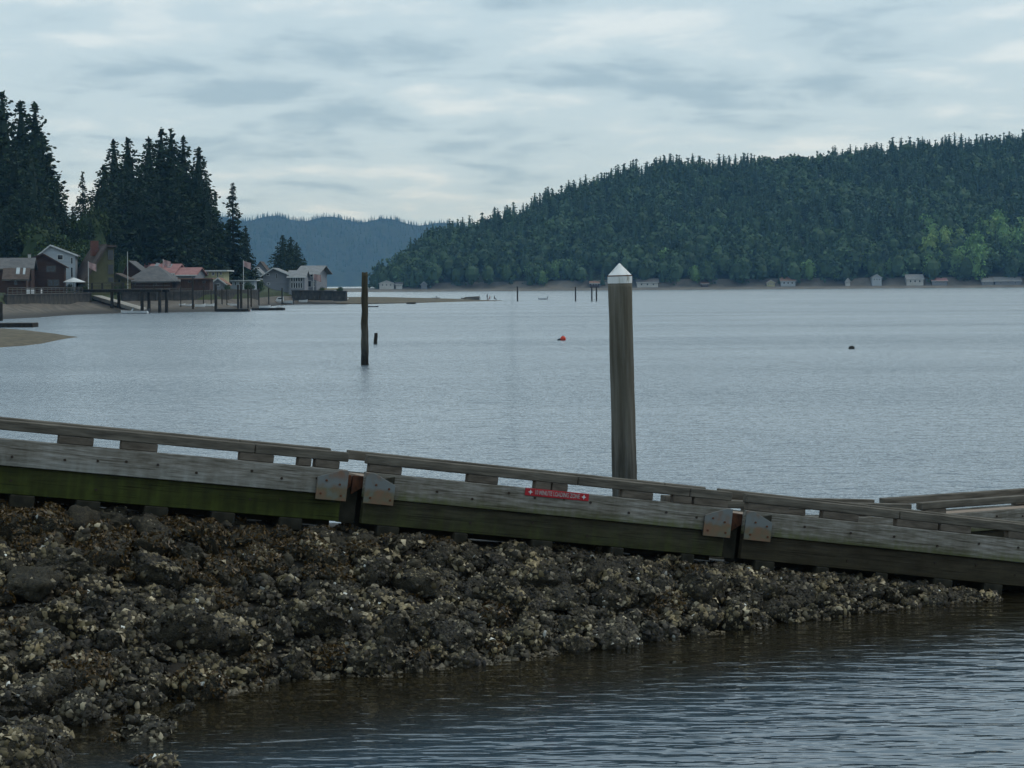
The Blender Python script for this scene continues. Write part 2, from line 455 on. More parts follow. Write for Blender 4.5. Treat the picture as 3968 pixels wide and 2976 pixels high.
# ------------------------------------------------------------------ trees
def leaf_quads(P, D, size, aspect, g, jitter=0.5):
    """one small quad for each point P, long axis near direction D"""
    n = len(P)
    D = D + g.normal(0, jitter, (n, 3))
    D /= np.linalg.norm(D, axis=1)[:, None] + 1e-9
    A = g.normal(0, 1, (n, 3)); A[:, 2] *= 0.6
    S = np.cross(D, A); S /= np.linalg.norm(S, axis=1)[:, None] + 1e-9
    size = np.asarray(size).reshape(-1, 1) * np.ones((n, 1))
    a = D * size; b = S * size * aspect
    V = np.stack([P - a * 0.5, P + b * 0.5 + a * 0.1, P + a * 0.55, P - b * 0.5 + a * 0.05], 1).reshape(-1, 3)
    T = np.arange(4 * n, dtype=np.int32).reshape(n, 4)
    return V, T
def conifer(seed, H, Rr, whorls, nb, sprays, leaf, base=0.1, green=(0.026, 0.042, 0.020), gap=0.0, power=0.75, core=0.55):
    g = np.random.default_rng(seed)
    P, D, S, C = [], [], [], []
    side = g.uniform(0, 6.28)
    for i in range(whorls):
        t = base + (1 - base) * ((i + g.uniform(0, 1)) / whorls)
        prof = (1 - t) ** power * min(1.0, 0.55 + (t - base) * 4.0) * min(1.0, (1 - t) / 0.10 + 0.12) ** 0.6
        nbi = max(3, int(round(nb * (0.35 + 0.65 * (1 - t) ** 0.5))))
        step = g.uniform(0.86, 1.12)
        nsp = max(2, int(round(sprays * (0.25 + 0.75 * (1 - t) ** 0.6))))
        for k in range(nbi):
            if g.random() < gap: continue
            az = g.uniform(0, 2 * math.pi)
            L = Rr * prof * step * g.uniform(0.5, 1.2) * (1 + 0.22 * math.cos(az - side)) + 0.1 * leaf
            drop = g.uniform(0.05, 0.55) - 0.25 * t
            d = np.array([math.cos(az), math.sin(az), -drop])
            q = np.linspace(0.12, 1.0, nsp) ** 0.6 + g.uniform(-0.08, 0.08, nsp)
            pts = np.array([0, 0, t * H]) + d * L * q[:, None]
            pts[:, 2] -= 0.12 * L * q ** 2
            pts += g.normal(0, 0.16 * leaf, pts.shape)
            P.append(pts); D.append(np.repeat(d[None], nsp, 0))
            S.append(leaf * g.uniform(0.6, 1.25, nsp) * (1 - 0.5 * t))
            bright = g.uniform(0.55, 1.45)
            C.append(np.repeat((np.array(green) * bright * np.array([g.uniform(0.85, 1.2), 1, g.uniform(0.8, 1.15)]))[None], nsp, 0))
    P, D, S, C = np.concatenate(P), np.concatenate(D), np.concatenate(S), np.concatenate(C)
    tip = np.array([[0, 0, H]]); 
    P = np.concatenate([P, np.array([[0, 0, H * 0.985]])]); D = np.concatenate([D, np.array([[0, 0, 1.0]])]); S = np.append(S, leaf * 1.1); C = np.concatenate([C, C[:1]])
    V, T = leaf_quads(P, D, S, 0.6, g, 0.35)
    C = np.repeat(C, 4, 0)
    # dense inner foliage cone
    k = 6; rings = 5; VV = []
    for j in range(rings):
        t = base * 0.6 + (1 - base * 0.6) * j / (rings - 1)
        for i in range(k):
            a = 6.283 * i / k; rr = core * Rr * (1 - t) ** power * g.uniform(0.7, 1.2) + 0.002 * H
            VV.append((math.cos(a) * rr, math.sin(a) * rr, t * H * 0.985))
    TT = [(j * k + i, j * k + (i + 1) % k, (j + 1) * k + (i + 1) % k, (j + 1) * k + i) for j in range(rings - 1) for i in range(k)]
    T = np.concatenate([T, np.array(TT, np.int32) + len(V)]); V = np.concatenate([V, np.array(VV)])
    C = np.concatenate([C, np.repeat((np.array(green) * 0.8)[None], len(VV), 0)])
    return V, T, C
def broadleaf(seed, H, Rr, n, leaf, green=(0.05, 0.085, 0.026), clumps=14, base=0.25):
    g = np.random.default_rng(seed)
    cs, rs = [], []
    for i in range(clumps):
        a, b = g.uniform(0, 6.28), g.uniform(-0.9, 1)
        rad = math.sqrt(max(0.05, 1 - b * b)) * Rr * g.uniform(0.35, 0.75)
        cs.append((rad * math.cos(a), rad * math.sin(a), H * (base + (1 - base) * (0.5 + 0.40 * b)))); rs.append(Rr * g.uniform(0.28, 0.5))
    cs, rs = np.array(cs), np.array(rs)
    idx = g.integers(0, clumps, n)
    d = g.normal(0, 1, (n, 3)); d /= np.linalg.norm(d, axis=1)[:, None]
    P = cs[idx] + d * (rs[idx] * g.uniform(0.6, 1.08, n))[:, None] * np.array([1, 1, 0.85])
    cb = g.uniform(0.65, 1.4, clumps)
    C = np.array(green)[None] * (cb[idx] * g.uniform(0.75, 1.3, n))[:, None]
    V, T = leaf_quads(P, d, leaf * g.uniform(0.6, 1.3, n), 0.8, g, 0.8)
    C = np.repeat(C, 4, 0)
    VV = []
    for j in range(5):
        ph = (0.08 + 0.84 * j / 4) * math.pi
        for i in range(8):
            q = g.uniform(0.8, 1.1)
            VV.append((math.sin(ph) * math.cos(i * 0.7854) * Rr * 0.62 * q, math.sin(ph) * math.sin(i * 0.7854) * Rr * 0.62 * q, H * (base + (1 - base) * (0.5 - 0.36 * math.cos(ph)))))
    TT = [(j * 8 + i, j * 8 + (i + 1) % 8, (j + 1) * 8 + (i + 1) % 8, (j + 1) * 8 + i) for j in range(4) for i in range(8)]
    T = np.concatenate([T, np.array(TT, np.int32) + len(V)]); V = np.concatenate([V, np.array(VV)])
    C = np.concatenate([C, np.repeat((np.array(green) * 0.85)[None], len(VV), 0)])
    return V, T, C
def trunk_mb(H, r, bend=0.0, seed=0, n=7, limbs=0, Rr=2.0):
    mb = MB(); g = random.Random(seed)
    pts = [Vector((bend * math.sin(i * 1.3) * 0.2, bend * math.cos(i * 1.7) * 0.2, H * i / 5)) for i in range(6)]
    for i in range(5):
        mb.rod(pts[i], pts[i + 1], r * (1 - 0.18 * i), r * (1 - 0.18 * (i + 1)), n)
    for k in range(limbs):
        i = g.randrange(2, 5); a = g.uniform(0, 6.28)
        mb.rod(pts[i], pts[i] + Vector((math.cos(a) * Rr * 0.6, math.sin(a) * Rr * 0.6, H * 0.18)), r * 0.35, r * 0.1, 5)
    return mb

# ------------------------------------------------------------------ far wooded hill across the inlet
SKY_FAR = [(640, 1140), (1400, 1135), (1436, 1085), (1500, 1035), (1600, 950), (1700, 895), (1800, 868), (1980, 820), (2150, 745), (2330, 690), (2460, 640), (2640, 610),
           (2780, 628), (3050, 600), (3320, 578), (3500, 555), (3680, 540), (3968, 525), (4500, 500), (5200, 490)]
sxs = np.array([p[0] for p in SKY_FAR], float); sys_ = np.array([p[1] for p in SKY_FAR], float)
D_SHORE = 1400.0
def hill_top(sx):
    """ridge distance and ridge ground height for a column of the photograph's skyline"""
    sy = np.interp(sx, sxs, sys_)
    u, v = uv(sx, sy)
    v = max(0.5, v - 18.0)
    k = 2.9
    z = v * (D_SHORE + 30) / (F - v * k) + 0.5
    return D_SHORE + 30 + k * z, z
TAB_SX = np.arange(1250, 5400, 50.0)
TAB = np.array([hill_top(s) for s in TAB_SX])
def far_ground(u, D):
    sx = (u + 512) * 3.875
    Dr = np.interp(sx, TAB_SX, TAB[:, 0]); zr = np.interp(sx, TAB_SX, TAB[:, 1])
    t = np.clip((D - D_SHORE - 22) / np.maximum(Dr - D_SHORE - 22, 5), 0, 1)
    beach = np.clip((D - D_SHORE) / 22.0, -1, 1) * 1.6
    return beach + zr * (t ** 0.82) - np.clip(D - Dr, 0, None) * 0.05
us = np.arange(-185, 800, 6.0)
Ds = np.array([1380, 1395, 1400, 1406, 1414, 1422, 1430, 1440, 1452, 1466, 1482, 1500, 1520, 1545, 1575, 1610, 1650, 1700, 1760, 1830, 1920, 2050])
UU, DD = np.meshgrid(us, Ds)
ZZ = far_ground(UU, DD) + rng.normal(0, 0.25, UU.shape) * (DD > 1440)
Vh = np.stack([UU * DD / F, DD, ZZ], -1)
def grid_faces(r, c):
    i = np.arange((r - 1) * (c - 1)); a = (i // (c - 1)) * c + i % (c - 1)
    return np.stack([a, a + 1, a + c + 1, a + c], 1)
M['forest_floor'] = pm('forest_floor', (0.03, 0.04, 0.018), (0.015, 0.02, 0.01), 0.05, 0.95)
M['far_sand'] = pm('far_sand', (0.17, 0.155, 0.13), (0.11, 0.105, 0.09), 0.12, 0.95)
nb_ = 6
tag(link('far_hill', mesh_np('far_hill', Vh[nb_:].reshape(-1, 3), grid_faces(len(Ds) - nb_, len(us)), mat=M['forest_floor'], smooth=True)), kind='structure')
tag(link('far_beach', mesh_np('far_beach', Vh[:nb_ + 1].reshape(-1, 3), grid_faces(nb_ + 1, len(us)), mat=M['far_sand'], smooth=True)), kind='structure')

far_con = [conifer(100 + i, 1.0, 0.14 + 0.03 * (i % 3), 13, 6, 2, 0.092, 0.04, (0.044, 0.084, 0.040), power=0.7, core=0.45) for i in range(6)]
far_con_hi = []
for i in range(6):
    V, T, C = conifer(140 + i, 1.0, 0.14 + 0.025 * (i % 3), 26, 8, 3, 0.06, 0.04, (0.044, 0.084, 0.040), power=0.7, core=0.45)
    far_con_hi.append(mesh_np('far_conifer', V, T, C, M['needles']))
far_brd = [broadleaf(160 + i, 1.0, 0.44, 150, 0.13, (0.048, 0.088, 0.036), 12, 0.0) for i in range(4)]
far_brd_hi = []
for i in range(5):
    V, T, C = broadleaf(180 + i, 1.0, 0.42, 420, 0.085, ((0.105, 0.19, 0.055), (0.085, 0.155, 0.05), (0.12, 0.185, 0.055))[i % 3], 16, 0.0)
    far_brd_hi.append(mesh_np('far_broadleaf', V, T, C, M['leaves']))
sunlit_brd = []  # lighter foliage copies, sunlight on one patch of trees put into the colour
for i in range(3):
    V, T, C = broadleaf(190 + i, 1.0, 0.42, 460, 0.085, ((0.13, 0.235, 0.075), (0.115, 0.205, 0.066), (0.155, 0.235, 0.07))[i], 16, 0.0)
    sunlit_brd.append(mesh_np('sunlit_broadleaf', V, T, C, M['leaves']))
def forest_mesh(protos, places):
    Vs, Ts, Cs, b = [], [], [], 0
    for (x, y, z, h, w, a, pi, br) in places:
        V, T, C = protos[pi]
        ca, sa = math.cos(a), math.sin(a)
        W = np.stack([(V[:, 0] * ca - V[:, 1] * sa) * w + x, (V[:, 0] * sa + V[:, 1] * ca) * w + y, V[:, 2] * h + z], 1)
        Vs.append(W); Ts.append(T + b); Cs.append(C * br); b += len(V)
    return np.concatenate(Vs), np.concatenate(Ts), np.concatenate(Cs)
g = np.random.default_rng(5)
cand = []
n_try = 8200
for i in range(n_try):
    D = math.sqrt(g.uniform(1424 ** 2, 1900 ** 2)); u = g.uniform(-138, 660)
    sx = (u + 512) * 3.875
    Dr = np.interp(sx, TAB_SX, TAB[:, 0])
    if D > Dr + 30: continue
    z = float(far_ground(np.array(u), np.array(D)))
    cand.append((u, D, z, D - Dr))
con, brd, con_ind = [], [], []
for (u, D, z, e) in cand:
    x = u * D / F
    pn = mnoise.noise(Vector((x * 0.012, D * 0.012, 3.0)))
    low = z < 26
    is_b = (g.random() < (0.6 if low else 0.20)) or pn > 0.30
    if is_b:
        h = g.uniform(11, 19); brd.append((x, D, z - 0.8, h, h * g.uniform(0.8, 1.15), g.uniform(0, 6.28), int(g.integers(0, 4)), g.uniform(0.75, 1.2)))
    else:
        h = g.uniform(11, 22) * (0.8 if z < 12 else 1.0)
        rec = (x, D, z - 0.6, h, h * g.uniform(1.25, 2.1), g.uniform(0, 6.28), int(g.integers(0, 6)), g.uniform(0.75, 1.2))
        (con_ind if (abs(e) < 26 and u < 560 and len(con_ind) < 300) else con).append(rec)
V1, T1, C1 = forest_mesh(far_con, con); V2, T2, C2 = forest_mesh(far_brd, brd)
forest = link('hillside_forest', mesh_np('hillside_forest', np.concatenate([V1, V2]), np.concatenate([T1, T2 + len(V1)]), np.concatenate([C1, C2]), M['needles']))
tag(forest, 'dense mixed forest covering the hillside across the water', None, kind='stuff')
for (x, y, z, h, w, a, pi, br) in con_ind:
    o = link('conifer', far_con_hi[pi]); o.location = (x, y, z); o.scale = (w, w, h); o.rotation_euler = (0, 0, a)
    tag(o, 'dark conifer standing on the skyline of the wooded hill across the water', 'tree', 'conifers along the ridge of the far hill')
# lighter broadleaf trees along the far shore, the right-hand group painted as if sunlit
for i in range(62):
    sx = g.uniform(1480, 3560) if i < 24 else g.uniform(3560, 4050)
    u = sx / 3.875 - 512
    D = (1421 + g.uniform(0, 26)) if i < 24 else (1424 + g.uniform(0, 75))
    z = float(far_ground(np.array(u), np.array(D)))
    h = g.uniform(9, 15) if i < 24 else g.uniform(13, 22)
    o = link('broadleaf_tree', far_brd_hi[int(g.integers(0, 5))] if i < 24 else sunlit_brd[i % 3]); o.location = (u * D / F, D, z - 0.8); o.scale = (h * 0.95, h * 0.95, h); o.rotation_euler = (0, 0, g.uniform(0, 6.28))
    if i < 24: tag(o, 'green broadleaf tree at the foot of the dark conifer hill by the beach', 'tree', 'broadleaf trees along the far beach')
    else: tag(o, 'broadleaf tree painted brighter green as if sunlit, behind the long beach house', 'tree', 'broadleaf trees painted sunlit behind the far beach houses')

# ------------------------------------------------------------------ distant blue ridge
RD = 5600.0
rx = np.arange(-420, 160, 8.0)
rsky = np.interp((rx + 512) * 3.875, [300, 900, 1100, 1300, 1450, 1560, 1690, 1900, 2600], [836, 832, 832, 835, 840, 845, 856, 868, 890])
ry = np.linspace(0, 1, 9)
Vr = []
for t in ry:
    for u, s in zip(rx, rsky):
        _, v = uv((u + 512) * 3.875, s)
        zt = CAM_H + (v - 3.5) * RD / F
        D = RD - 420 * (1 - t)
        Vr.append((u * D / F, D, -0.5 + zt * t ** 0.85 * (1 + 0.04 * math.sin(u * 0.11 + t * 9))))
for u, s in zip(rx, rsky):
    _, v = uv((u + 512) * 3.875, s); Vr.append((u * (RD + 200) / F, RD + 200, CAM_H + (v - 3.5) * RD / F - 15))
Vr = np.array(Vr)
tag(link('far_ridge', mesh_np('far_ridge', Vr, grid_faces(10, len(rx)), mat=M['forest_floor'], smooth=True)), kind='structure')
tiny = [conifer(300 + i, 1.0, 0.16, 6, 5, 2, 0.13, 0.05, (0.050, 0.085, 0.045)) for i in range(4)]
rp_ = []
Vg = Vr[:9 * len(rx)].reshape(9, len(rx), 3)
for i in range(3600):
    a = g.uniform(0, len(rx) - 1.001); b = g.uniform(1.0, 8) if i > 700 else g.uniform(7.7, 8)
    b = min(b, 7.999)
    i0, j0 = int(b), int(a); fb, fa = b - i0, a - j0
    p = (Vg[i0, j0] * (1 - fa) + Vg[i0, j0 + 1] * fa) * (1 - fb) + (Vg[i0 + 1, j0] * (1 - fa) + Vg[i0 + 1, j0 + 1] * fa) * fb
    h = g.uniform(7, 14)
    rp_.append((p[0], p[1], p[2] - 1, h, h * g.uniform(0.9, 1.4), g.uniform(0, 6.28), int(g.integers(0, 4)), g.uniform(0.7, 1.3)))
Vq, Tq, Cq = forest_mesh(tiny, rp_)
tag(link('ridge_forest', mesh_np('ridge_forest', Vq, Tq, Cq, M['needles'])), 'distant blue hazy forest on the low ridge between the two shores', None, kind='stuff')

# ------------------------------------------------------------------ near left shore: land, beach, spits
SH = [(-900, 1275), (0, 1238), (150, 1230), (270, 1221), (480, 1213), (640, 1211), (820, 1208), (940, 1202), (1010, 1194), (1070, 1184), (1150, 1180), (1345, 1178)]
SHX = np.array([s[0] for s in SH], float); SHD = np.array([on_water(*s).y for s in SH])
def shore_d(sx): return float(np.interp(sx, SHX, SHD))
PROF = np.array([(-40, -2.6), (-15, -0.9), (0, 0), (6, 0.35), (14, 1.0), (23, 2.0), (25, 2.9), (60, 3.6), (120, 6.0), (260, 15), (420, 22)], float)
def land_z(sx, D):
    d = D - shore_d(sx)
    z = float(np.interp(d, PROF[:, 0], PROF[:, 1]))
    if sx > 700:
        z = min(z, 15 - (sx - 700) / 40.0 if sx < 1100 else 5.0)
    if sx > 1120:                                   # the point is a low beach beyond the last house
        t = min(1.0, (sx - 1120) / 225.0)
        cap = 2.3 * (1 - t) + 1.1 * t
        z = min(z, cap)
        z -= max(0.0, d - (150 - 80 * t)) * 0.08
    return z
def ground_hit(sx, sy):
    D = shore_d(sx) - 12
    for i in range(400):
        if at(sx, sy, D).z <= max(0.0, land_z(sx, D)): break
        D += 0.25
    return D
def fan_grid(name, sxa, da, zf, mat):
    V = []
    for d in da:
        for sx in sxa:
            D = shore_d(sx) + d
            V.append((uv(sx, 1100)[0] * D / F, D, zf(sx, D)))
    V = np.array(V)
    return tag(link(name, mesh_np(name, V, grid_faces(len(da), len(sxa)), mat=mat, smooth=True)), kind='structure')
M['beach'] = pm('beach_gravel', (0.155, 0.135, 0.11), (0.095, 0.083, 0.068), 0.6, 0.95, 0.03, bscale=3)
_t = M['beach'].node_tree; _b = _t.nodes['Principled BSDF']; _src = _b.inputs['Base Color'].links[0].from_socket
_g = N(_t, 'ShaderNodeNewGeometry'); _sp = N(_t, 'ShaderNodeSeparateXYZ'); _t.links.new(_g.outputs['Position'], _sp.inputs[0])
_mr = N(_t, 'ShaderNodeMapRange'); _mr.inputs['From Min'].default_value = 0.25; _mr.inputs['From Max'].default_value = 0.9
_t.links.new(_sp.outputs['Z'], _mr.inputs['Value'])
_mx = N(_t, 'ShaderNodeMix', data_type='RGBA'); _mx.inputs[6].default_value = (0.050, 0.046, 0.040, 1)      # dark waterline reflection painted into the low gravel as a wet band
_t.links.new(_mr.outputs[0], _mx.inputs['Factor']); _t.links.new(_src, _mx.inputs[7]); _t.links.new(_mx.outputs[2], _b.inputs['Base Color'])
M['grass'] = pm('shore_grass', (0.045, 0.06, 0.022), (0.03, 0.038, 0.016), 0.3, 0.95)
sxa = np.concatenate([np.linspace(-900, 0, 13), np.linspace(25, 1345, 54)])
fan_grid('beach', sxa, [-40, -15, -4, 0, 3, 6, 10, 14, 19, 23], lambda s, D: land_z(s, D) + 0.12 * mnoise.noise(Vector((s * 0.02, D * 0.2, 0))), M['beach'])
fan_grid('shore_land', sxa, [22.6, 25, 40, 60, 90, 120, 180, 260, 420], land_z, M['grass'])
# the long sand spit running out from the point
def spit(name, near, far, crest, mat, sub=10):
    V = []
    n = len(near)
    for j in range(sub):
        t = j / (sub - 1)
        for i in range(n):
            p = near[i].lerp(far[i], t)
            z = crest[i] * math.sin(math.pi * (0.04 + 0.92 * t)) ** 0.7 - 0.22 + 0.05 * mnoise.noise(Vector((p.x * 0.5, p.y * 0.08, 0)))
            V.append((p.x, p.y, z))
    return tag(link(name, mesh_np(name, np.array(V), grid_faces(sub, n), mat=mat, smooth=True)), kind='structure')
M['spit'] = pm('spit_sand', (0.15, 0.128, 0.085), (0.075, 0.064, 0.045), 1.1, 0.95, 0.05, bscale=4, detail=9)
nr, fr_, cr_ = [], [], []
for sx, sy, w, c in [(1300, 1178.5, 120, 1.5), (1400, 1179, 105, 1.6), (1500, 1177, 100, 1.5), (1600, 1174.5, 90, 1.2), (1700, 1171.5, 80, 0.95), (1780, 1169.5, 60, 0.72), (1850, 1168, 40, 0.5), (1900, 1167, 24, 0.4), (1945, 1166, 10, 0.28)]:
    p = on_water(sx, sy); nr.append(p); fr_.append(Vector((p.x * (p.y + w) / p.y, p.y + w, 0))); cr_.append(c)
spit('sand_spit', nr, fr_, cr_, M['spit'])
nr, fr_, cr_ = [], [], []
for sx, sy, sf, c in [(-500, 1400, 1270, 1.2), (-200, 1365, 1272, 1.0), (0, 1347, 1277, 0.85), (90, 1341, 1283, 0.75), (160, 1333, 1289, 0.62), (220, 1321, 1296, 0.48), (262, 1313, 1301, 0.36), (300, 1308, 1305, 0.26)]:
    nr.append(on_water(sx, sy)); fr_.append(on_water(sx, sf)); cr_.append(c)
spit('gravel_bar', nr, fr_, cr_, M['spit'], 12)

# ------------------------------------------------------------------ conifers behind the village
near_con = []
for i in range(8):
    Rr = (0.235, 0.26, 0.215, 0.25, 0.225, 0.27, 0.14, 0.24)[i]
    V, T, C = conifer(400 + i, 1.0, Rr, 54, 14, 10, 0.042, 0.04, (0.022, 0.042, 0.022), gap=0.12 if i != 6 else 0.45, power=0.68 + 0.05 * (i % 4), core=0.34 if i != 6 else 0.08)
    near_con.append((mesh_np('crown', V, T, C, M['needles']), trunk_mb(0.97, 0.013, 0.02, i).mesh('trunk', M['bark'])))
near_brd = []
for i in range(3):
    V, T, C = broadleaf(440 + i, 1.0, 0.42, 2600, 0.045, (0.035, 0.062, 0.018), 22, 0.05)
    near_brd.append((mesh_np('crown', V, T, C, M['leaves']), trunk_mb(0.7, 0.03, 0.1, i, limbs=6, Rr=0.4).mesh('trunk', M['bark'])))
def plant_tree(protos, k, name, label, group, x, y, z, h, w, a):
    r = thing(name, label, 'tree', (x, y, z), (0, 0, a), group)
    r.scale = (w, w, h)
    link('crown', protos[k][0], r); link('trunk', protos[k][1], r)
    return r
def tree_at(sx, sy, dd, k, label, group, protos=near_con, name='conifer', wide=1.0):
    D = shore_d(min(max(sx, 300), 1000)) + dd
    p = at(sx, sy, D)
    z0 = land_z(min(max(sx, 300), 1100), D) - 0.4
    h = p.z - z0
    return plant_tree(protos, k, name, label, group, p.x, D, z0, h, h * wide, (k * 1.7 + sx) % 6.28)
L1 = 'tall dark conifer in the dense stand behind the brown and white houses'; G1 = 'conifers behind the brown and white houses'
for i, (sx, sy, dd) in enumerate([(8, 352, 95), (80, 392, 100), (135, 398, 92), (165, 530, 85), (188, 600, 90), (214, 690, 80), (55, 540, 75), (118, 560, 70), (18, 600, 70), (90, 690, 62), (160, 740, 62), (238, 790, 75),
                                   (-60, 380, 95), (-120, 420, 90), (-30, 560, 70), (40, 760, 58), (130, 820, 56), (-90, 600, 70), (205, 840, 60), (0, 800, 56), (-150, 700, 60)]):
    tree_at(sx, sy, dd, i % 6, L1, G1, wide=1.2)
tree_at(320, 668, 110, 6, 'thin ragged conifer in the sky gap between the two tall stands', None, wide=0.9)
tree_at(282, 800, 100, 2, 'small pointed conifer below the ragged one in the gap between the stands', None, wide=1.1)
L2 = 'tall dark conifer in the dense stand behind the A-frame house'; G2 = 'conifers behind the A-frame house'
for i, (sx, sy, dd) in enumerate([(440, 543, 90), (495, 533, 95), (577, 530, 90), (625, 497, 95), (662, 500, 88), (710, 528, 92), (770, 572, 85), (800, 700, 75), (402, 640, 80), (380, 730, 78), (540, 640, 75), (690, 640, 72),
                                  (745, 690, 84), (600, 650, 84), (470, 650, 82), (640, 740, 84), (560, 780, 82), (500, 800, 80), (430, 800, 72), (720, 800, 82), (780, 830, 84), (835, 800, 82), (350, 850, 70), (300, 880, 72),
                                  (660, 860, 84), (590, 880, 82), (850, 880, 80)]):
    tree_at(sx, sy, dd, (i * 5 + 1) % 6, L2, G2, wide=1.22)
tree_at(902, 712, 70, 6, 'thin ragged conifer standing apart between the dark stand and the blue ridge', None, wide=1.25)
tree_at(952, 875, 74, 3, 'short conifer beside the thin ragged one next to the blue ridge', None, wide=1.15)
tree_at(886, 850, 80, 0, 'bushy low conifer at the edge of the dark stand above the white roof', None, wide=1.2)
for i, (sx, sy, w) in enumerate([(1095, 912, 1.5), (1127, 918, 1.45), (1150, 940, 1.6)]):
    D = 640 + 6 * i
    p = at(sx, sy, D); z0 = 1.6
    plant_tree(near_con, (1, 5, 3)[i], 'conifer', ('dense pointed conifer behind the grey point house, tallest of three', 'dense conifer behind the grey point house, between two others', 'broad short conifer behind the grey point house, lowest of three')[i],
               None, p.x, D, z0, p.z - z0, (p.z - z0) * w, i * 2.1)
L3 = 'mid green broadleaf tree in front of the dark conifer stand'; G3 = 'broadleaf trees among the conifer stands'
for i, (sx, sy, dd, w) in enumerate([(165, 850, 52, 1.0), (215, 905, 50, 1.1), (262, 930, 55, 1.1), (705, 800, 86, 0.7), (735, 880, 88, 0.8), (660, 930, 90, 0.8), (345, 780, 74, 0.7), (320, 930, 60, 1.0), (520, 930, 84, 1.0), (470, 985, 62, 0.9), (780, 960, 88, 0.8)]):
    tree_at(sx, sy, dd, i % 3, L3, G3, near_brd, 'broadleaf_tree', w)

# ------------------------------------------------------------------ village
M['brown_siding'] = pm('brown_siding', (0.066, 0.036, 0.025), (0.044, 0.025, 0.019), 1.2, 0.85, stretch=(0.3, 1, 6))
M['pale_siding'] = pm('pale_siding', (0.40, 0.44, 0.48), (0.34, 0.38, 0.42), 0.8, 0.8, stretch=(0.3, 1, 6))
M['olive_siding'] = pm('olive_siding', (0.125, 0.122, 0.062), (0.10, 0.098, 0.05), 0.8, 0.85)
M['brown_roof'] = pm('brown_roof', (0.105, 0.082, 0.068), (0.07, 0.055, 0.047), 1.4, 0.95)
M['grey_roof'] = pm('grey_roof', (0.135, 0.135, 0.135), (0.095, 0.096, 0.098), 1.0, 0.95)
M['light_roof'] = pm('light_grey_roof', (0.24, 0.245, 0.25), (0.18, 0.185, 0.19), 1.0, 0.9)
M['pink_roof'] = pm('pink_roof', (0.34, 0.185, 0.175), (0.27, 0.14, 0.135), 0.8, 0.85)
M['yellow_siding'] = pm('yellow_siding', (0.42, 0.40, 0.24), (0.36, 0.34, 0.2), 0.8, 0.8)
M['grey_siding'] = pm('grey_siding', (0.225, 0.24, 0.265), (0.19, 0.20, 0.225), 0.7, 0.85, stretch=(0.3, 1, 5))
M['tan_roof'] = pm('tan_roof', (0.26, 0.155, 0.11), (0.19, 0.11, 0.08), 1, 0.9)
M['red_wood'] = pm('red_brown_wood', (0.082, 0.046, 0.032), (0.055, 0.032, 0.024), 1.5, 0.9, stretch=(3, 1, 0.5))
M['brick'] = pm('chimney_brick', (0.16, 0.07, 0.05), (0.10, 0.05, 0.04), 5, 0.95)
M['pile_wood'] = pm('pile_wood', (0.045, 0.038, 0.028), (0.02, 0.018, 0.014), 2.0, 0.95, 0.02, (3, 3, 0.5))
M['grey_wood'] = pm('grey_wood', (0.12, 0.112, 0.10), (0.07, 0.066, 0.058), 1.5, 0.9, stretch=(0.6, 3, 3))
M['concrete'] = pm('pale_concrete', (0.40, 0.38, 0.34), (0.30, 0.285, 0.255), 0.7, 0.9)
M['wall_stone'] = pm('seawall_concrete', (0.075, 0.070, 0.060), (0.032, 0.031, 0.028), 0.9, 0.95, c3=(0.12, 0.115, 0.10))
M['hull_white'] = pm('white_hull', (0.80, 0.81, 0.82), (0.70, 0.72, 0.73), 1, 0.4, spec=0.5)
M['hull_blue'] = pm('blue_cover', (0.10, 0.17, 0.33), (0.07, 0.12, 0.25), 1, 0.5)
M['hull_dark'] = pm('dark_hull', (0.05, 0.055, 0.06), (0.03, 0.033, 0.036), 1, 0.5)
M['yellow'] = pm('yellow_plastic', (0.55, 0.38, 0.04), (0.45, 0.30, 0.03), 1, 0.4)
M['red_plastic'] = pm('red_float', (0.60, 0.06, 0.03), (0.5, 0.045, 0.025), 2, 0.45)
M['flag_red'] = pm('flag_cloth', (0.45, 0.33, 0.32), (0.36, 0.22, 0.21), 2, 0.8)
M['far_white'] = pm('far_white_siding', (0.50, 0.50, 0.48), (0.42, 0.42, 0.41), 0.5, 0.8)

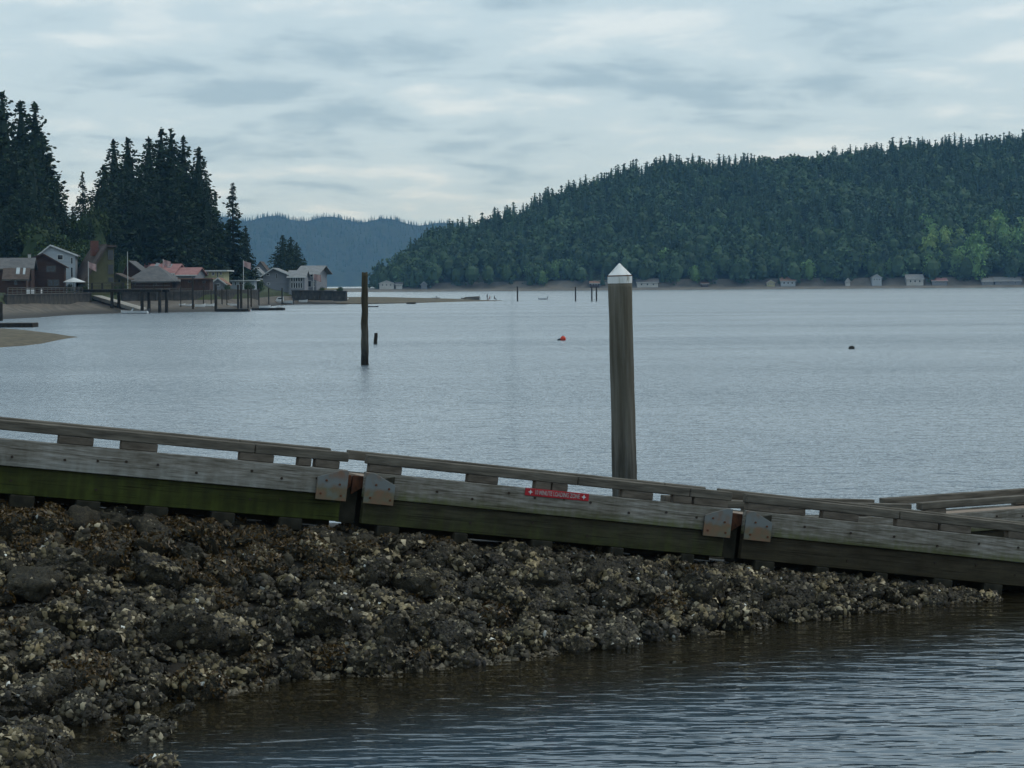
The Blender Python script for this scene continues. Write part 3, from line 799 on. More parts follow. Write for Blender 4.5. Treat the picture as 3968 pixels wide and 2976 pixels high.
def house(name, label, sx0, sx1, yb, ye, ya, dd, depth, form, wall, roof, wins=(), yaw=0.0, oh=0.5, D=None, trim='white', cat='house', z0=None, doors=(), apex=None, chimney=None, skylights=()):
    """form: front = gable towards the water, side = ridge across, flat. Window boxes are (centre x, centre y, width, height) in photo pixels"""
    xm = 0.5 * (sx0 + sx1)
    D = D if D is not None else max(shore_d(xm), shore_d(sx1), shore_d(sx0)) + dd
    c = at(xm, ye, D)
    zb = (land_z(min(xm, 1180), D) - 0.5) if z0 is None else z0
    w = px2m(sx1 - sx0, D) / 2 / max(0.6, math.cos(R(yaw)))
    he = c.z - zb; ha = at(xm, ya, D).z - zb
    ax = 0.0 if apex is None else px2m(apex - xm, D)
    r = thing(name, label, cat, (c.x, D, zb), (0, 0, R(yaw)))
    th = 0.22
    if form == 'front':
        MB().prism([(-w, 0), (w, 0), (w, he), (ax, ha), (-w, he)], 0, depth).build('wall', M[wall], r)
        rf = []
        for s in (-1, 1):
            ex = s * (w + oh); sl = (he - ha) / (s * w - ax); ez = ha + sl * (ex - ax)
            poly = [(ax, ha + 0.02), (ex, ez + 0.02), (ex, ez + th), (ax, ha + th)]
            o = MB().prism(poly, -oh, depth + oh).build('roof', M[roof], r); rf.append(o)
            if trim:
                MB().prism([(ax, ha - 0.02), (ex, ez - 0.02), (ex, ez + th + 0.02), (ax, ha + th + 0.02)], -oh - 0.07, -oh - 0.003).build('barge_board', M[trim], o)
    elif form == 'side':
        MB().prismx([(0, 0), (depth, 0), (depth, he), (depth / 2, ha), (0, he)], -w, w).build('wall', M[wall], r)
        sl = (ha - he) / (depth / 2)
        rf = []
        for s in (0, 1):
            y0, y1 = (-oh, depth / 2) if s == 0 else (depth + oh, depth / 2)
            zl = he - sl * oh
            o = MB().prismx([(y0, zl + 0.02), (y1, ha + 0.02), (y1, ha + th), (y0, zl + th)], -w - oh, w + oh).build('roof', M[roof], r); rf.append(o)
        if trim:
            MB().box(-w - oh, w + oh, -oh - 0.08, -oh - 0.003, he - sl * oh - 0.02, he - sl * oh + th).build('gutter', M[trim], rf[0])
    elif form == 'hip':
        MB().box(-w, w, 0, depth, 0, he).build('wall', M[wall], r)
        k = min(w * 0.8, depth / 2)
        A = [(-w - oh, -oh, he), (w + oh, -oh, he), (w + oh, depth + oh, he), (-w - oh, depth + oh, he), (-w + k, depth / 2, ha), (w - k, depth / 2, ha)]
        B = [(p[0], p[1], p[2] - 0.18) for p in A[:4]]
        rf = [MB().add(A + B, [(0, 1, 5, 4), (1, 2, 5), (2, 3, 4, 5), (3, 0, 4), (9, 8, 7, 6), (0, 6, 7, 1), (1, 7, 8, 2), (2, 8, 9, 3), (3, 9, 6, 0)]).build('roof', M[roof], r)]
    else:
        MB().box(-w, w, 0, depth, 0, he).build('wall', M[wall], r)
        rf = [MB().box(-w - oh, w + oh, -oh, depth + oh, he + 0.002, max(ha, he + 0.2)).build('roof', M[roof], r)]
    for (cx, cy, ww, hh) in wins:
        x = px2m(cx - xm, D); z = at(cx, cy, D).z - zb; a, b = px2m(ww, D) / 2, px2m(hh, D) / 2
        t = min(0.12, a * 0.3)
        f = MB()
        f.box(x - a, x + a, -0.08, 0.02, z + b - t, z + b); f.box(x - a, x + a, -0.08, 0.02, z - b, z - b + t)
        f.box(x - a, x - a + t, -0.08, 0.02, z - b + t, z + b - t); f.box(x + a - t, x + a, -0.08, 0.02, z - b + t, z + b - t)
        if a > 0.7: f.box(x - t / 2, x + t / 2, -0.07, 0.02, z - b + t, z + b - t)
        fo = f.build('window', M['white'] if trim == 'white' else M['grey_wood'], r)
        MB().box(x - a + t, x + a - t, -0.035, 0.03, z - b + t, z + b - t).build('pane', M['glass'], fo)
    for (cx, cy, ww, hh) in doors:
        x = px2m(cx - xm, D); z = at(cx, cy, D).z - zb; a, b = px2m(ww, D) / 2, px2m(hh, D) / 2
        d = MB().box(x - a, x + a, -0.06, 0.02, z - b, z + b).build('door', M['hull_dark'], r)
        MB().box(x + a * 0.6, x + a * 0.75, -0.11, -0.06, z - 0.05, z + 0.05).build('door_handle', M['galv'], d)
    if chimney:
        cx, cy0, cy1, ww, cm, yy = chimney
        x = px2m(cx - xm, D); zt = at(cx, cy0, D).z - zb; zl = at(cx, cy1, D).z - zb; a = px2m(ww, D) / 2
        ch = MB().box(x - a, x + a, yy, yy + 2 * a, zl, zt).build('chimney', M[cm], r)
        MB().box(x - a - 0.08, x + a + 0.08, yy - 0.08, yy + 2 * a + 0.08, zt, zt + 0.15).build('chimney_cap', M['grey_wood'], ch)
    for (cx, cy, ww, hh) in skylights:
        # a glazed box lying on the front roof slope
        x = px2m(cx - xm, D); a = px2m(ww, D) / 2
        z = at(cx, cy, D).z - zb
        if form == 'side':
            y = (z - he) / max(0.05, (ha - he)) * depth / 2; z2 = he + y * (ha - he) / (depth / 2) + th
            dy_ = 0.8
            sl = (ha - he) / (depth / 2)
            MB().add([(x - a, y - dy_, z2 - sl * dy_ + 0.1), (x + a, y - dy_, z2 - sl * dy_ + 0.1), (x + a, y + dy_, z2 + sl * dy_ + 0.1), (x - a, y + dy_, z2 + sl * dy_ + 0.1),
                      (x - a, y - dy_, z2 - sl * dy_ - 0.1), (x + a, y - dy_, z2 - sl * dy_ - 0.1), (x + a, y + dy_, z2 + sl * dy_ - 0.1), (x - a, y + dy_, z2 + sl * dy_ - 0.1)],
                     [(0, 1, 2, 3), (7, 6, 5, 4), (0, 4, 5, 1), (1, 5, 6, 2), (2, 6, 7, 3), (3, 7, 4, 0)]).build('skylight', M['skylight'], r)
    return r

house('beach_house', 'low grey roofed house partly hidden behind the brown gabled house', -70, 118, 1120, 1042, 1003, 46, 9, 'side', 'brown_siding', 'grey_roof', trim='grey_wood', yaw=8)
house('beach_house', 'pale grey two storey house with white trim behind the brown house', 150, 290, 1125, 990, 953, 42, 6, 'front', 'pale_siding', 'light_roof',
      [(233, 997, 24, 22), (222, 1040, 12, 22), (277, 1010, 9, 26), (277, 1055, 9, 40)], yaw=7, apex=196)
h_brown = house('beach_house', 'dark red brown gabled house with skylights on its lean-to roof', 48, 247, 1128, 1034, 986, 32, 7, 'front', 'brown_siding', 'brown_roof',
      [(197, 1042, 38, 26), (118, 1094, 24, 26), (205, 1096, 46, 28)], trim='brown_siding', yaw=9, apex=165, chimney=(111, 985, 1012, 11, 'far_white', 3.0))
h_lean = house('lean_to', 'brown roofed low wing with two bright skylights beside the brown gabled house', 22, 100, 1128, 1080, 1043, 29.5, 5, 'side', 'brown_siding', 'brown_roof',
      [(60, 1095, 12, 20)], trim='grey_wood', yaw=8, skylights=[(67, 1056, 14, 9), (91, 1057, 9, 6)], cat='house')
# A-frame
D = shore_d(390) + 31
zb = land_z(390, D) - 0.5
r = thing('a_frame_house', 'olive A-frame house with steep brown roof and tall dark windows', 'house', (at(390, 1100, D).x, D, zb), (0, 0, R(23)))
def lx(sx): return px2m(sx - 390, D)
def lz(sy): return at(390, sy, D).z - zb
MB().prism([(lx(330), 0), (lx(443), 0), (lx(443), lz(960)), (lx(410), lz(957)), (lx(330), lz(1092))], 0, 9).build('wall', M['olive_siding'], r)
ro = MB().prism([(lx(411), lz(954)), (lx(321), lz(1100)), (lx(313), lz(1096)), (lx(408), lz(946))], -1.4, 10).build('roof', M['brown_roof'], r)
MB().prism([(lx(405), lz(956)), (lx(449), lz(958)), (lx(449), lz(951)), (lx(405), lz(948))], -1.0, 10).build('roof', M['brown_roof'], r)
MB().box(lx(366), lx(393), 2.0, 3.2, lz(990), lz(932)).build('chimney', M['brick'], ro)
for y0, y1 in ((967, 1009), (1024, 1064), (1074, 1094)):
    f = MB().box(lx(418), lx(442), -0.08, 0.02, lz(y1), lz(y0)).build('window', M['olive_siding'], r)
    MB().box(lx(419.5), lx(440), -0.11, -0.02, lz(y1 - 1.5), lz(y0 + 1.5)).build('pane', M['glass'], f)
house('garage', 'low olive shed with a sloping roof beside the A-frame house', 446, 486, 1120, 1080, 1062, 31, 6, 'front', 'olive_siding', 'brown_roof', [(462, 1088, 9, 12)], trim='grey_wood', apex=447, cat='shed')
house('beach_house', 'brown fronted house under a wide grey hipped roof', 492, 668, 1118, 1090, 1030, 34, 11, 'hip', 'brown_siding', 'grey_roof', [(520, 1098, 14, 12), (600, 1101, 16, 10)], trim='grey_wood')
house('beach_house', 'narrow brown gable with grey roof rising behind the hipped roof', 476, 560, 1110, 1062, 1014, 46, 8, 'front', 'brown_siding', 'grey_roof', trim='grey_wood', apex=500)
house('beach_house', 'pink roofed house with skylights between the hipped roof and the yellow house', 568, 672, 1100, 1060, 1026, 58, 9, 'side', 'grey_siding', 'pink_roof', [(655, 1070, 8, 12)],
      skylights=[(585, 1031, 14, 6), (640, 1035, 16, 6)], yaw=-8)
house('beach_house', 'higher pink roof with a low dormer behind the pink roofed house', 552, 622, 1100, 1045, 1020, 68, 8, 'side', 'grey_siding', 'pink_roof', trim='grey_wood', yaw=-8)
house('beach_house', 'small pink roofed house with a grey end wall next to the yellow house', 688, 756, 1100, 1066, 1040, 54, 8, 'side', 'grey_siding', 'pink_roof', [(745, 1075, 6, 9)], yaw=-6)
house('beach_house', 'pale yellow house with a flat white roof below the dark conifers', 756, 866, 1100, 1052, 1047, 52, 9, 'flat', 'yellow_siding', 'white',
      [(800, 1060, 14, 12), (826, 1061, 11, 13), (843, 1064, 6, 20), (856, 1060, 8, 12)], oh=0.9)
house('boathouse', 'small grey gabled boathouse with white trim in front of the yellow house', 818, 872, 1115, 1100, 1080, 33, 6, 'front', 'grey_siding', 'tan_roof', [(846, 1104, 14, 10)], cat='shed')
house('beach_house', 'long low cabin with a flat white roof beside the grey point house', 868, 985, 1115, 1089, 1085, 36, 7, 'flat', 'pale_siding', 'white', [(895, 1098, 14, 12), (935, 1098, 20, 12), (912, 1099, 6, 14)], oh=0.6)
house('storage_shed', 'red brown wooden shed with a flat roof behind the mooring piles', 700, 812, 1130, 1082, 1078, 29, 5, 'flat', 'red_wood', 'tan_roof', [(735, 1092, 12, 8), (790, 1093, 12, 8)], trim='grey_wood', cat='shed')
# grey house at the point
PD = on_water(1100, 1181).y + 24
house('beach_house', 'dark roofed small house behind the grey house at the point', 986, 1032, 1100, 1046, 1016, 0, 8, 'front', 'grey_siding', 'brown_roof', [(1008, 1052, 8, 9)], D=PD + 40, trim='grey_wood')
house('beach_house', 'little pale gabled cottage tucked behind the grey house at the point', 974, 1010, 1100, 1056, 1038, 0, 7, 'front', 'pale_siding', 'light_roof', [(990, 1062, 8, 8)], D=PD + 20)
h_point = house('beach_house', 'large grey gabled house at the point with tall white framed windows', 1019, 1124, 1134, 1068, 1041, 0, 12, 'front', 'grey_siding', 'light_roof',
      [(1038, 1064, 13, 9), (1072, 1070, 5, 20), (1040, 1100, 12, 9)], D=PD, apex=1059, oh=0.9)
h_wing = house('window_wing', 'two storey glazed wing of the grey point house', 1119, 1180, 1134, 1074, 1050, 0, 10, 'side', 'grey_siding', 'light_roof',
      [(1131 + 9.2 * i, y, 8.2, h) for i in range(5) for (y, h) in ((1083, 17), (1106, 22))], D=PD - 1.5, cat='house')
house('beach_house', 'grey house with a dark recessed porch at the end of the point', 1162, 1226, 1134, 1058, 1032, 0, 11, 'side', 'grey_siding', 'light_roof', [(1206, 1066, 15, 16), (1196, 1100, 22, 26), (1216, 1100, 10, 22)], D=PD + 13, yaw=-9, oh=1.2)
def merge_wing(main, wing):
    bpy.context.view_layer.update()
    for ch in list(wing.children):
        mw = ch.matrix_world.copy(); ch.parent = main; ch.matrix_world = mw
    bpy.data.objects.remove(wing)
merge_wing(h_point, h_wing); merge_wing(h_brown, h_lean)
# seawalls
def wall_run(name, label, pts, h, th, mat, base=0.6):
    r = thing(name, label, 'seawall', pts[0])
    for i in range(len(pts) - 1):
        a, b = Vector(pts[i]) - Vector(pts[0]), Vector(pts[i + 1]) - Vector(pts[0])
        n = max(1, int((b - a).length / 3.0))
        d = (b - a) / n; ln = d.length
        me = MB().box(0, ln - 0.04, -th / 2, th / 2, -base, h).mesh('wall_panel', M[mat], 0.03)
        capm = MB().box(0, ln - 0.04, -th / 2 - 0.1, th / 2 + 0.1, h + 0.002, h + 0.16).mesh('cap_stone', M['grey_wood'])
        for k in range(n):
            o = link('wall_panel', me, r); o.location = a + d * k; o.rotation_euler = (0, 0, math.atan2(d.y, d.x))
            c = link('cap_stone', capm, o)
    return r
def lp(sx, d, dz=0.0):
    D = shore_d(sx) + d
    return (uv(sx, 1100)[0] * D / F, D, land_z(sx, D) + dz)
wall_run('seawall', 'dark concrete seawall below the brown and A-frame houses', [lp(20, 23, -0.4), lp(150, 23, -0.4), lp(300, 23, -0.4), lp(350, 22, -0.4)], 1.7, 0.5, 'wall_stone')
wall_run('seawall', 'grey concrete seawall behind the pier and moored boats', [lp(470, 23, -0.5), lp(600, 22, -0.6), lp(740, 22, -0.6), lp(880, 22, -0.5), lp(1000, 20, -0.4)], 2.2, 0.5, 'wall_stone')
pw = [on_water(1105, 1181) + Vector((0, 18, 1.55)), on_water(1220, 1181) + Vector((0, 16, 1.45)), on_water(1322, 1181) + Vector((0, 18, 1.2))]
wall_run('seawall', 'dark low seawall round the end of the point under the grey house', [tuple(p) for p in pw], 1.6, 0.6, 'wall_stone')

# ------------------------------------------------------------------ piles, pier, floats, boats
def pile_mesh(h, r0, r1, seed, rough=0.06, n=12, rings=18, grow=0.0):
    g = random.Random(seed)
    V, Fc = [], []
    for j in range(rings + 1):
        t = j / rings
        r = r0 + (r1 - r0) * t
        for i in range(n):
            a = 2 * math.pi * i / n
            k = 1 + rough * mnoise.noise(Vector((math.cos(a) * 1.2 + seed, math.sin(a) * 1.2, t * h * 1.5))) * 2
            if grow and t * h < grow:
                k += 0.16 * (1 - t * h / grow) * (0.5 + abs(mnoise.noise(Vector((math.cos(a) * 4, math.sin(a) * 4, t * h * 6 + seed)))) * 1.6)
            V.append((math.cos(a) * r * k, math.sin(a) * r * k, t * h + (0.04 * r0 * mnoise.noise(Vector((a, seed, 0))) * 8 if j == rings else 0)))
    for j in range(rings):
        for i in range(n):
            Fc.append((j * n + i, j * n + (i + 1) % n, (j + 1) * n + (i + 1) % n, (j + 1) * n + i))
    Fc.append(tuple(rings * n + i for i in range(n))); Fc.append(tuple(range(n - 1, -1, -1)))
    me = bpy.data.meshes.new('pile'); me.from_pydata(V, [], Fc); me.update()
    for p in me.polygons: p.use_smooth = len(p.vertices) == 4
    return me
def tide_pile_mat(name, z_white, z_dark, top, mid, low):
    """old timber with a pale barnacle band and dark weed below it"""
    m, t, b = base_mat(name)
    b.inputs['Roughness'].default_value = 0.9; b.inputs['Specular IOR Level'].default_value = 0.2
    tcx = N(t, 'ShaderNodeTexCoord'); sp = N(t, 'ShaderNodeSeparateXYZ'); t.links.new(tcx.outputs['Object'], sp.inputs[0])
    mp = N(t, 'ShaderNodeMapping'); mp.inputs['Scale'].default_value = (5, 5, 0.5); t.links.new(tcx.outputs['Object'], mp.inputs['Vector'])
    g1 = N(t, 'ShaderNodeTexNoise'); g1.inputs['Scale'].default_value = 1.6; g1.inputs['Detail'].default_value = 8; t.links.new(mp.outputs[0], g1.inputs['Vector'])
    g2 = N(t, 'ShaderNodeTexNoise'); g2.inputs['Scale'].default_value = 6; g2.inputs['Detail'].default_value = 8; t.links.new(tcx.outputs['Object'], g2.inputs['Vector'])
    zz_ = N(t, 'ShaderNodeMath', operation='MULTIPLY_ADD'); zz_.inputs[1].default_value = 0.9
    sh = N(t, 'ShaderNodeMath', operation='SUBTRACT'); sh.inputs[1].default_value = 0.5
    t.links.new(g2.outputs['Fac'], sh.inputs[0]); t.links.new(sh.outputs[0], zz_.inputs[0]); t.links.new(sp.outputs['Z'], zz_.inputs[2])
    rp = N(t, 'ShaderNodeValToRGB'); el = rp.color_ramp.elements
    mr = N(t, 'ShaderNodeMapRange'); mr.inputs['From Min'].default_value = z_dark; mr.inputs['From Max'].default_value = z_white + 0.8
    t.links.new(zz_.outputs[0], mr.inputs['Value'])
    el[0].position = 0.0; el[0].color = (*low, 1); el[1].position = 1.0; el[1].color = (*top, 1)
    q = el.new(0.55); q.color = (*mid, 1)
    t.links.new(mr.outputs[0], rp.inputs['Fac'])
    mx = N(t, 'ShaderNodeMix', data_type='RGBA', blend_type='MULTIPLY'); mx.inputs['Factor'].default_value = 1.0
    gr = N(t, 'ShaderNodeValToRGB'); gr.color_ramp.elements[0].position = 0.3; gr.color_ramp.elements[0].color = (0.4, 0.4, 0.4, 1)
    gr.color_ramp.elements[1].position = 0.68; gr.color_ramp.elements[1].color = (1.35, 1.33, 1.28, 1)
    t.links.new(g1.outputs['Fac'], gr.inputs['Fac'])
    t.links.new(rp.outputs[0], mx.inputs[6]); t.links.new(gr.outputs[0], mx.inputs[7])
    t.links.new(mx.outputs[2], b.inputs['Base Color'])
    bp = N(t, 'ShaderNodeBump'); bp.inputs['Strength'].default_value = 0.7; bp.inputs['Distance'].default_value = 0.03
    t.links.new(g2.outputs['Fac'], bp.inputs['Height']); t.links.new(bp.outputs[0], b.inputs['Normal'])
    return m
pile_far_mat = M['pile_wood']
GP = 'dark mooring piles off the village'
LP = 'dark wooden mooring pile standing among the floats below the village'
pile_cache = {}
def pile(sx, syt, syb, wpx, label=LP, group=GP, name='mooring_pile', mat=None, D=None, under=2.4, lean=(0, 0), seed=1):
    if D is None: D = ground_hit(sx, syb) if sx < 1340 else on_water(sx, syb).y
    p = at(sx, syt, D)
    h = p.z + under
    me = pile_mesh(h, px2m(wpx, D) / 2, px2m(wpx, D) / 2 * 0.9, seed)
    me.materials.append(mat or M['pile_wood'])
    o = link(name, me); o.location = (p.x, D, -under); o.rotation_euler = (lean[0], lean[1], 0)
    return tag(o, label, 'pile', group)
for i, (sx, a, b, w) in enumerate([(747, 1078, 1197, 9), (836, 1101, 1207, 12), (922, 1104, 1207, 9), (934, 1098, 1206, 10), (961, 1116, 1196, 6), (973, 1113, 1189, 6), (1003, 1116, 1182, 5), (1041, 1116, 1180, 5), (1093, 1116, 1180, 6),
                                   (700, 1110, 1190, 4), (788, 1106, 1188, 4), (818, 1120, 1185, 4), (860, 1118, 1180, 5), (879, 1120, 1184, 4)]):
    pile(sx, a, b, w, seed=i)
LT = 'slim lone pile standing in open water off the tip of the sand spit'
for i, (sx, a) in enumerate([(2005, 1110), (2230, 1112), (2293, 1112), (2311, 1112)]):
    pile(sx, a, 1167, 6, LT if i == 0 else ('slim lone pile in open water between the spit and the white capped pile' if i == 1 else 'slim pile, one of a close pair in open water near the white capped pile'),
         'close pair of slim piles' if i > 1 else None, seed=20 + i)
M['tall_pile'] = tide_pile_mat('tall_pile_timber', 3.6, 2.3, (0.055, 0.048, 0.030), (0.105, 0.10, 0.085), (0.022, 0.02, 0.016))
D = on_water(1413, 1414).y
hp = at(1413, 1056, D).z + 2.0
me = pile_mesh(hp, px2m(31, D) / 2, px2m(24, D) / 2, 41, 0.10, 14, 30, grow=5.0); me.materials.append(M['tall_pile'])
o = link('timber_pile', me); o.location = (at(1413, 1414, D).x, D, -2.0); o.rotation_euler = (0, R(0.3), 0)
tag(o, 'tall weathered timber pile with a pale tide band beside a short stump', 'pile')
D = on_water(1453, 1333).y
me = pile_mesh(at(1453, 1290, D).z + 1.6, px2m(18, D) / 2, px2m(13, D) / 2, 43, 0.14, 12, 14); me.materials.append(M['pile_wood'])
o = link('pile_stump', me); o.location = (at(1453, 1333, D).x, D, -1.6); o.rotation_euler = (0, R(1.5), 0)
tag(o, 'short dark broken pile stump next to the tall timber pile', 'pile')
o = pile(3, 1170, 1272, 16, 'dark pile at the near end of the low wooden float', None, seed=50)

def boat(name, label, sx0, sx1, syw, yaw=0.0, D=None, z=None, hull='hull_white', kind='skiff', height=0.16, cat='boat', beach=False):
    xm = 0.5 * (sx0 + sx1)
    if D is None: D = ground_hit(xm, syw) if beach else on_water(xm, syw).y
    L = px2m(sx1 - sx0, D) / max(0.35, abs(math.cos(R(yaw))))
    p = at(xm, syw, D)
    z = p.z if z is None else z
    if beach and kind == 'skiff': height = 0.30
    r = thing(name, label, cat, (p.x, D, z), (0, 0, R(yaw)))
    W = L * 0.17 if kind not in ('canoe', 'kayak') else L * 0.085
    h = L * height
    S = [(-0.5, 0.85, 0.92), (-0.35, 0.97, 0.9), (-0.15, 1.0, 0.88), (0.05, 0.98, 0.9), (0.22, 0.86, 0.95), (0.36, 0.6, 1.03), (0.45, 0.3, 1.12), (0.5, 0.04, 1.2)]
    if kind in ('canoe', 'kayak'): S = [(-0.5, 0.04, 1.25), (-0.42, 0.4, 1.05), (-0.25, 0.85, 0.9), (0, 1, 0.86), (0.25, 0.85, 0.9), (0.42, 0.4, 1.05), (0.5, 0.04, 1.25)]
    V, Fc = [], []
    for (t, wf, hf) in S:
        x = t * L; w = W * wf; zt = h * hf; zk = -0.05 * h if t < 0.4 else h * (t - 0.4) * 4
        iw = w * 0.82; fl = max(zk + 0.05 * h, h * 0.35)
        V += [(x, -w, zt), (x, -w * 0.78, zk + 0.22 * h), (x, 0, zk - 0.06 * h), (x, w * 0.78, zk + 0.22 * h), (x, w, zt), (x, iw, zt), (x, iw * 0.8, fl), (x, -iw * 0.8, fl), (x, -iw, zt)]
    n = 9
    for i in range(len(S) - 1):
        for k in range(n):
            Fc.append((i * n + k, i * n + (k + 1) % n, (i + 1) * n + (k + 1) % n, (i + 1) * n + k))
    Fc.append(tuple(range(n - 1, -1, -1))); Fc.append(tuple((len(S) - 1) * n + k for k in range(n)))
    MB().add(V, Fc).build('hull', M[hull], r)
    if kind in ('skiff', 'motor', 'cabin'):
        for t in (-0.25, 0.08):
            MB().box(t * L - 0.05 * L, t * L + 0.02 * L, -W * 0.86, W * 0.86, h * 0.6, h * 0.68).build('seat', M['grey_wood'], r)
    if kind in ('motor', 'cabin'):
        mo = MB().box(-0.57 * L, -0.505 * L, -0.03 * L, 0.03 * L, h * 0.7, h * 1.75).build('outboard_motor', M['hull_dark'], r)
        MB().box(-0.555 * L, -0.525 * L, -0.012 * L, 0.012 * L, -0.4 * h, h * 0.7).build('motor_leg', M['hull_dark'], mo)
        MB().add([(0.12 * L, -W * 0.8, h * 0.95), (0.12 * L, W * 0.8, h * 0.95), (0.05 * L, W * 0.7, h * 1.7), (0.05 * L, -W * 0.7, h * 1.7), (0.10 * L, -W * 0.8, h * 0.95), (0.10 * L, W * 0.8, h * 0.95), (0.03 * L, W * 0.7, h * 1.7), (0.03 * L, -W * 0.7, h * 1.7)],
                 [(0, 1, 2, 3), (7, 6, 5, 4), (0, 4, 5, 1), (1, 5, 6, 2), (2, 6, 7, 3), (3, 7, 4, 0)]).build('windshield', M['skylight'], r)
    if kind == 'cabin':
        c = MB().prism([(-0.12 * L, h * 0.8), (0.26 * L, h * 0.95), (0.16 * L, h * 2.1), (-0.10 * L, h * 2.25)], -W * 0.72, W * 0.72).build('cabin', M['hull_white'], r)
        MB().prism([(-0.07 * L, h * 1.5), (0.17 * L, h * 1.45), (0.13 * L, h * 1.9), (-0.07 * L, h * 2.0)], -W * 0.74, W * 0.74).build('cabin_window', M['glass'], c)
    return r
boat('motor_boat', 'white and blue open boat lying at the water edge before the pier', 468, 574, 1216, 176, kind='motor', height=0.11)
boat('cabin_boat', 'white cabin boat beached below the grey point house', 1046, 1134, 1176, 186, beach=True, kind='cabin', height=0.13)
boat('dinghy', 'white dinghy lying on the wooden float below the point', 1004, 1048, 1196, 4, kind='skiff', height=0.22, z=0.42, D=on_water(1040, 1203).y)
boat('dinghy', 'small white dinghy at the outer end of the wooden float', 1070, 1098, 1197, 8, kind='skiff', height=0.20, z=0.42, D=on_water(1085, 1202).y)
boat('dinghy', 'white dinghy with an orange end on the beach beyond the pier', 694, 718, 1184, 12, beach=True)
boat('dinghy', 'small white dinghy next to the tall pile on the beach', 719, 743, 1186, -14, beach=True)
boat('skiff', 'long pale skiff on the beach between two dark piles', 756, 796, 1190, 5, beach=True)
boat('skiff', 'second pale skiff on the beach behind a dark float', 796, 832, 1188, 3, beach=True)
boat('motor_boat', 'white boat with upright gear behind the double pile', 880, 924, 1186, 190, beach=True, kind='motor', height=0.2)
boat('tarped_boat', 'low boat under a blue cover by the dark float', 840, 876, 1200, 2, kind='kayak', hull='hull_blue', height=0.13, D=on_water(858, 1204).y, z=0.15)
boat('dinghy', 'pale blue dinghy on the beach under the point seawall', 1158, 1192, 1172, 5, beach=True)
boat('skiff', 'grey white skiff pulled up at the end of the point seawall', 1320, 1350, 1157, 12, z=1.0, D=on_water(1335, 1179).y + 14)
for i in range(2):
    boat('kayak', ('yellow kayak lying on the point seawall' if i == 0 else 'second yellow kayak beside the first on the point seawall'), 1258 + 14 * i, 1298 + 14 * i, 1126, 3 * i, D=on_water(1280, 1181).y + 16 + i, z=3.45, hull='yellow', kind='kayak', height=0.08)
boat('canoe', 'dark canoe afloat beside the tall timber pile', 1427, 1467, 1190, 8, hull='hull_dark', kind='canoe', height=0.11)
boat('motor_boat', 'white motor boat afloat between the slim piles', 2085, 2121, 1161, 190, kind='motor', height=0.2)
boat('dark_boat', 'small dark boat with a dark canopy floating beyond the sand spit', 1676, 1704, 1158, 5, hull='hull_dark', kind='cabin', height=0.16)
def floatdock(label, sx0, sx1, syw, depth, h=0.45, yaw=0):
    xm = (sx0 + sx1) / 2; D = on_water(xm, syw).y; L = px2m(sx1 - sx0, D)
    p = on_water(xm, syw)
    r = thing('wooden_float', label, 'float', (p.x, D, 0), (0, 0, R(yaw)))
    MB().box(-L / 2, L / 2, 0, depth, -0.35, h - 0.06).build('float_body', M['pile_wood'], r)
    n = int(L / 0.9)
    me = MB().box(0, L / n - 0.05, -0.05, depth + 0.05, h - 0.058, h).mesh('plank', M['grey_wood'])
    for k in range(n):
        o = link('plank', me, r); o.location.x = -L / 2 + k * L / n
    return r
floatdock('low wooden float with white dinghies below the point', 975, 1099, 1203, 3.0)
floatdock('low dark float between the big piles', 836, 962, 1208, 2.6, 0.5)
floatdock('low brown wooden float at the gravel bar with a dark pile', -60, 126, 1269, 3.2, 0.5)
boat('skiff', 'grey skiff tied behind the low brown float', 70, 122, 1262, 4, D=on_water(60, 1269).y + 4.2, z=0.1, hull='grey_wood')
# orange mooring floats
def buoy(label, sx, sy, wpx, dark=True):
    p = on_water(sx, sy); r_ = px2m(wpx, p.y) / 2
    r = thing('mooring_buoy', label, 'buoy', (p.x, p.y, 0))
    me = bpy.data.meshes.new('float_ball'); bm = bmesh.new(); bmesh.ops.create_uvsphere(bm, u_segments=16, v_segments=10, radius=r_)
    bm.to_mesh(me); bm.free(); 
    for q in me.polygons: q.use_smooth = True
    o = link('float_ball', me, r, M['red_plastic']); o.location.z = r_ * 0.55
    b = MB().rod((0, 0, r_ * 1.45), (0, 0, r_ * 1.75), r_ * 0.22, r_ * 0.16).build('eye', M['hull_dark'], r)
    if dark:
        MB().prism([(-r_ * 2.1, 0.0), (-r_ * 0.7, -0.1 * r_), (-r_ * 0.75, r_ * 0.55), (-r_ * 1.3, r_ * 0.75), (-r_ * 2.0, r_ * 0.4)], -r_ * 0.4, r_ * 0.4).build('weed_clump', M['hull_dark'], r, bevel=0.05 * r_)
    return r
buoy('orange red mooring buoy afloat in open water with a dark weedy tail', 2182, 1319, 22)
buoy('small orange red buoy at the foot of the pile below the village', 966, 1206, 8, False)

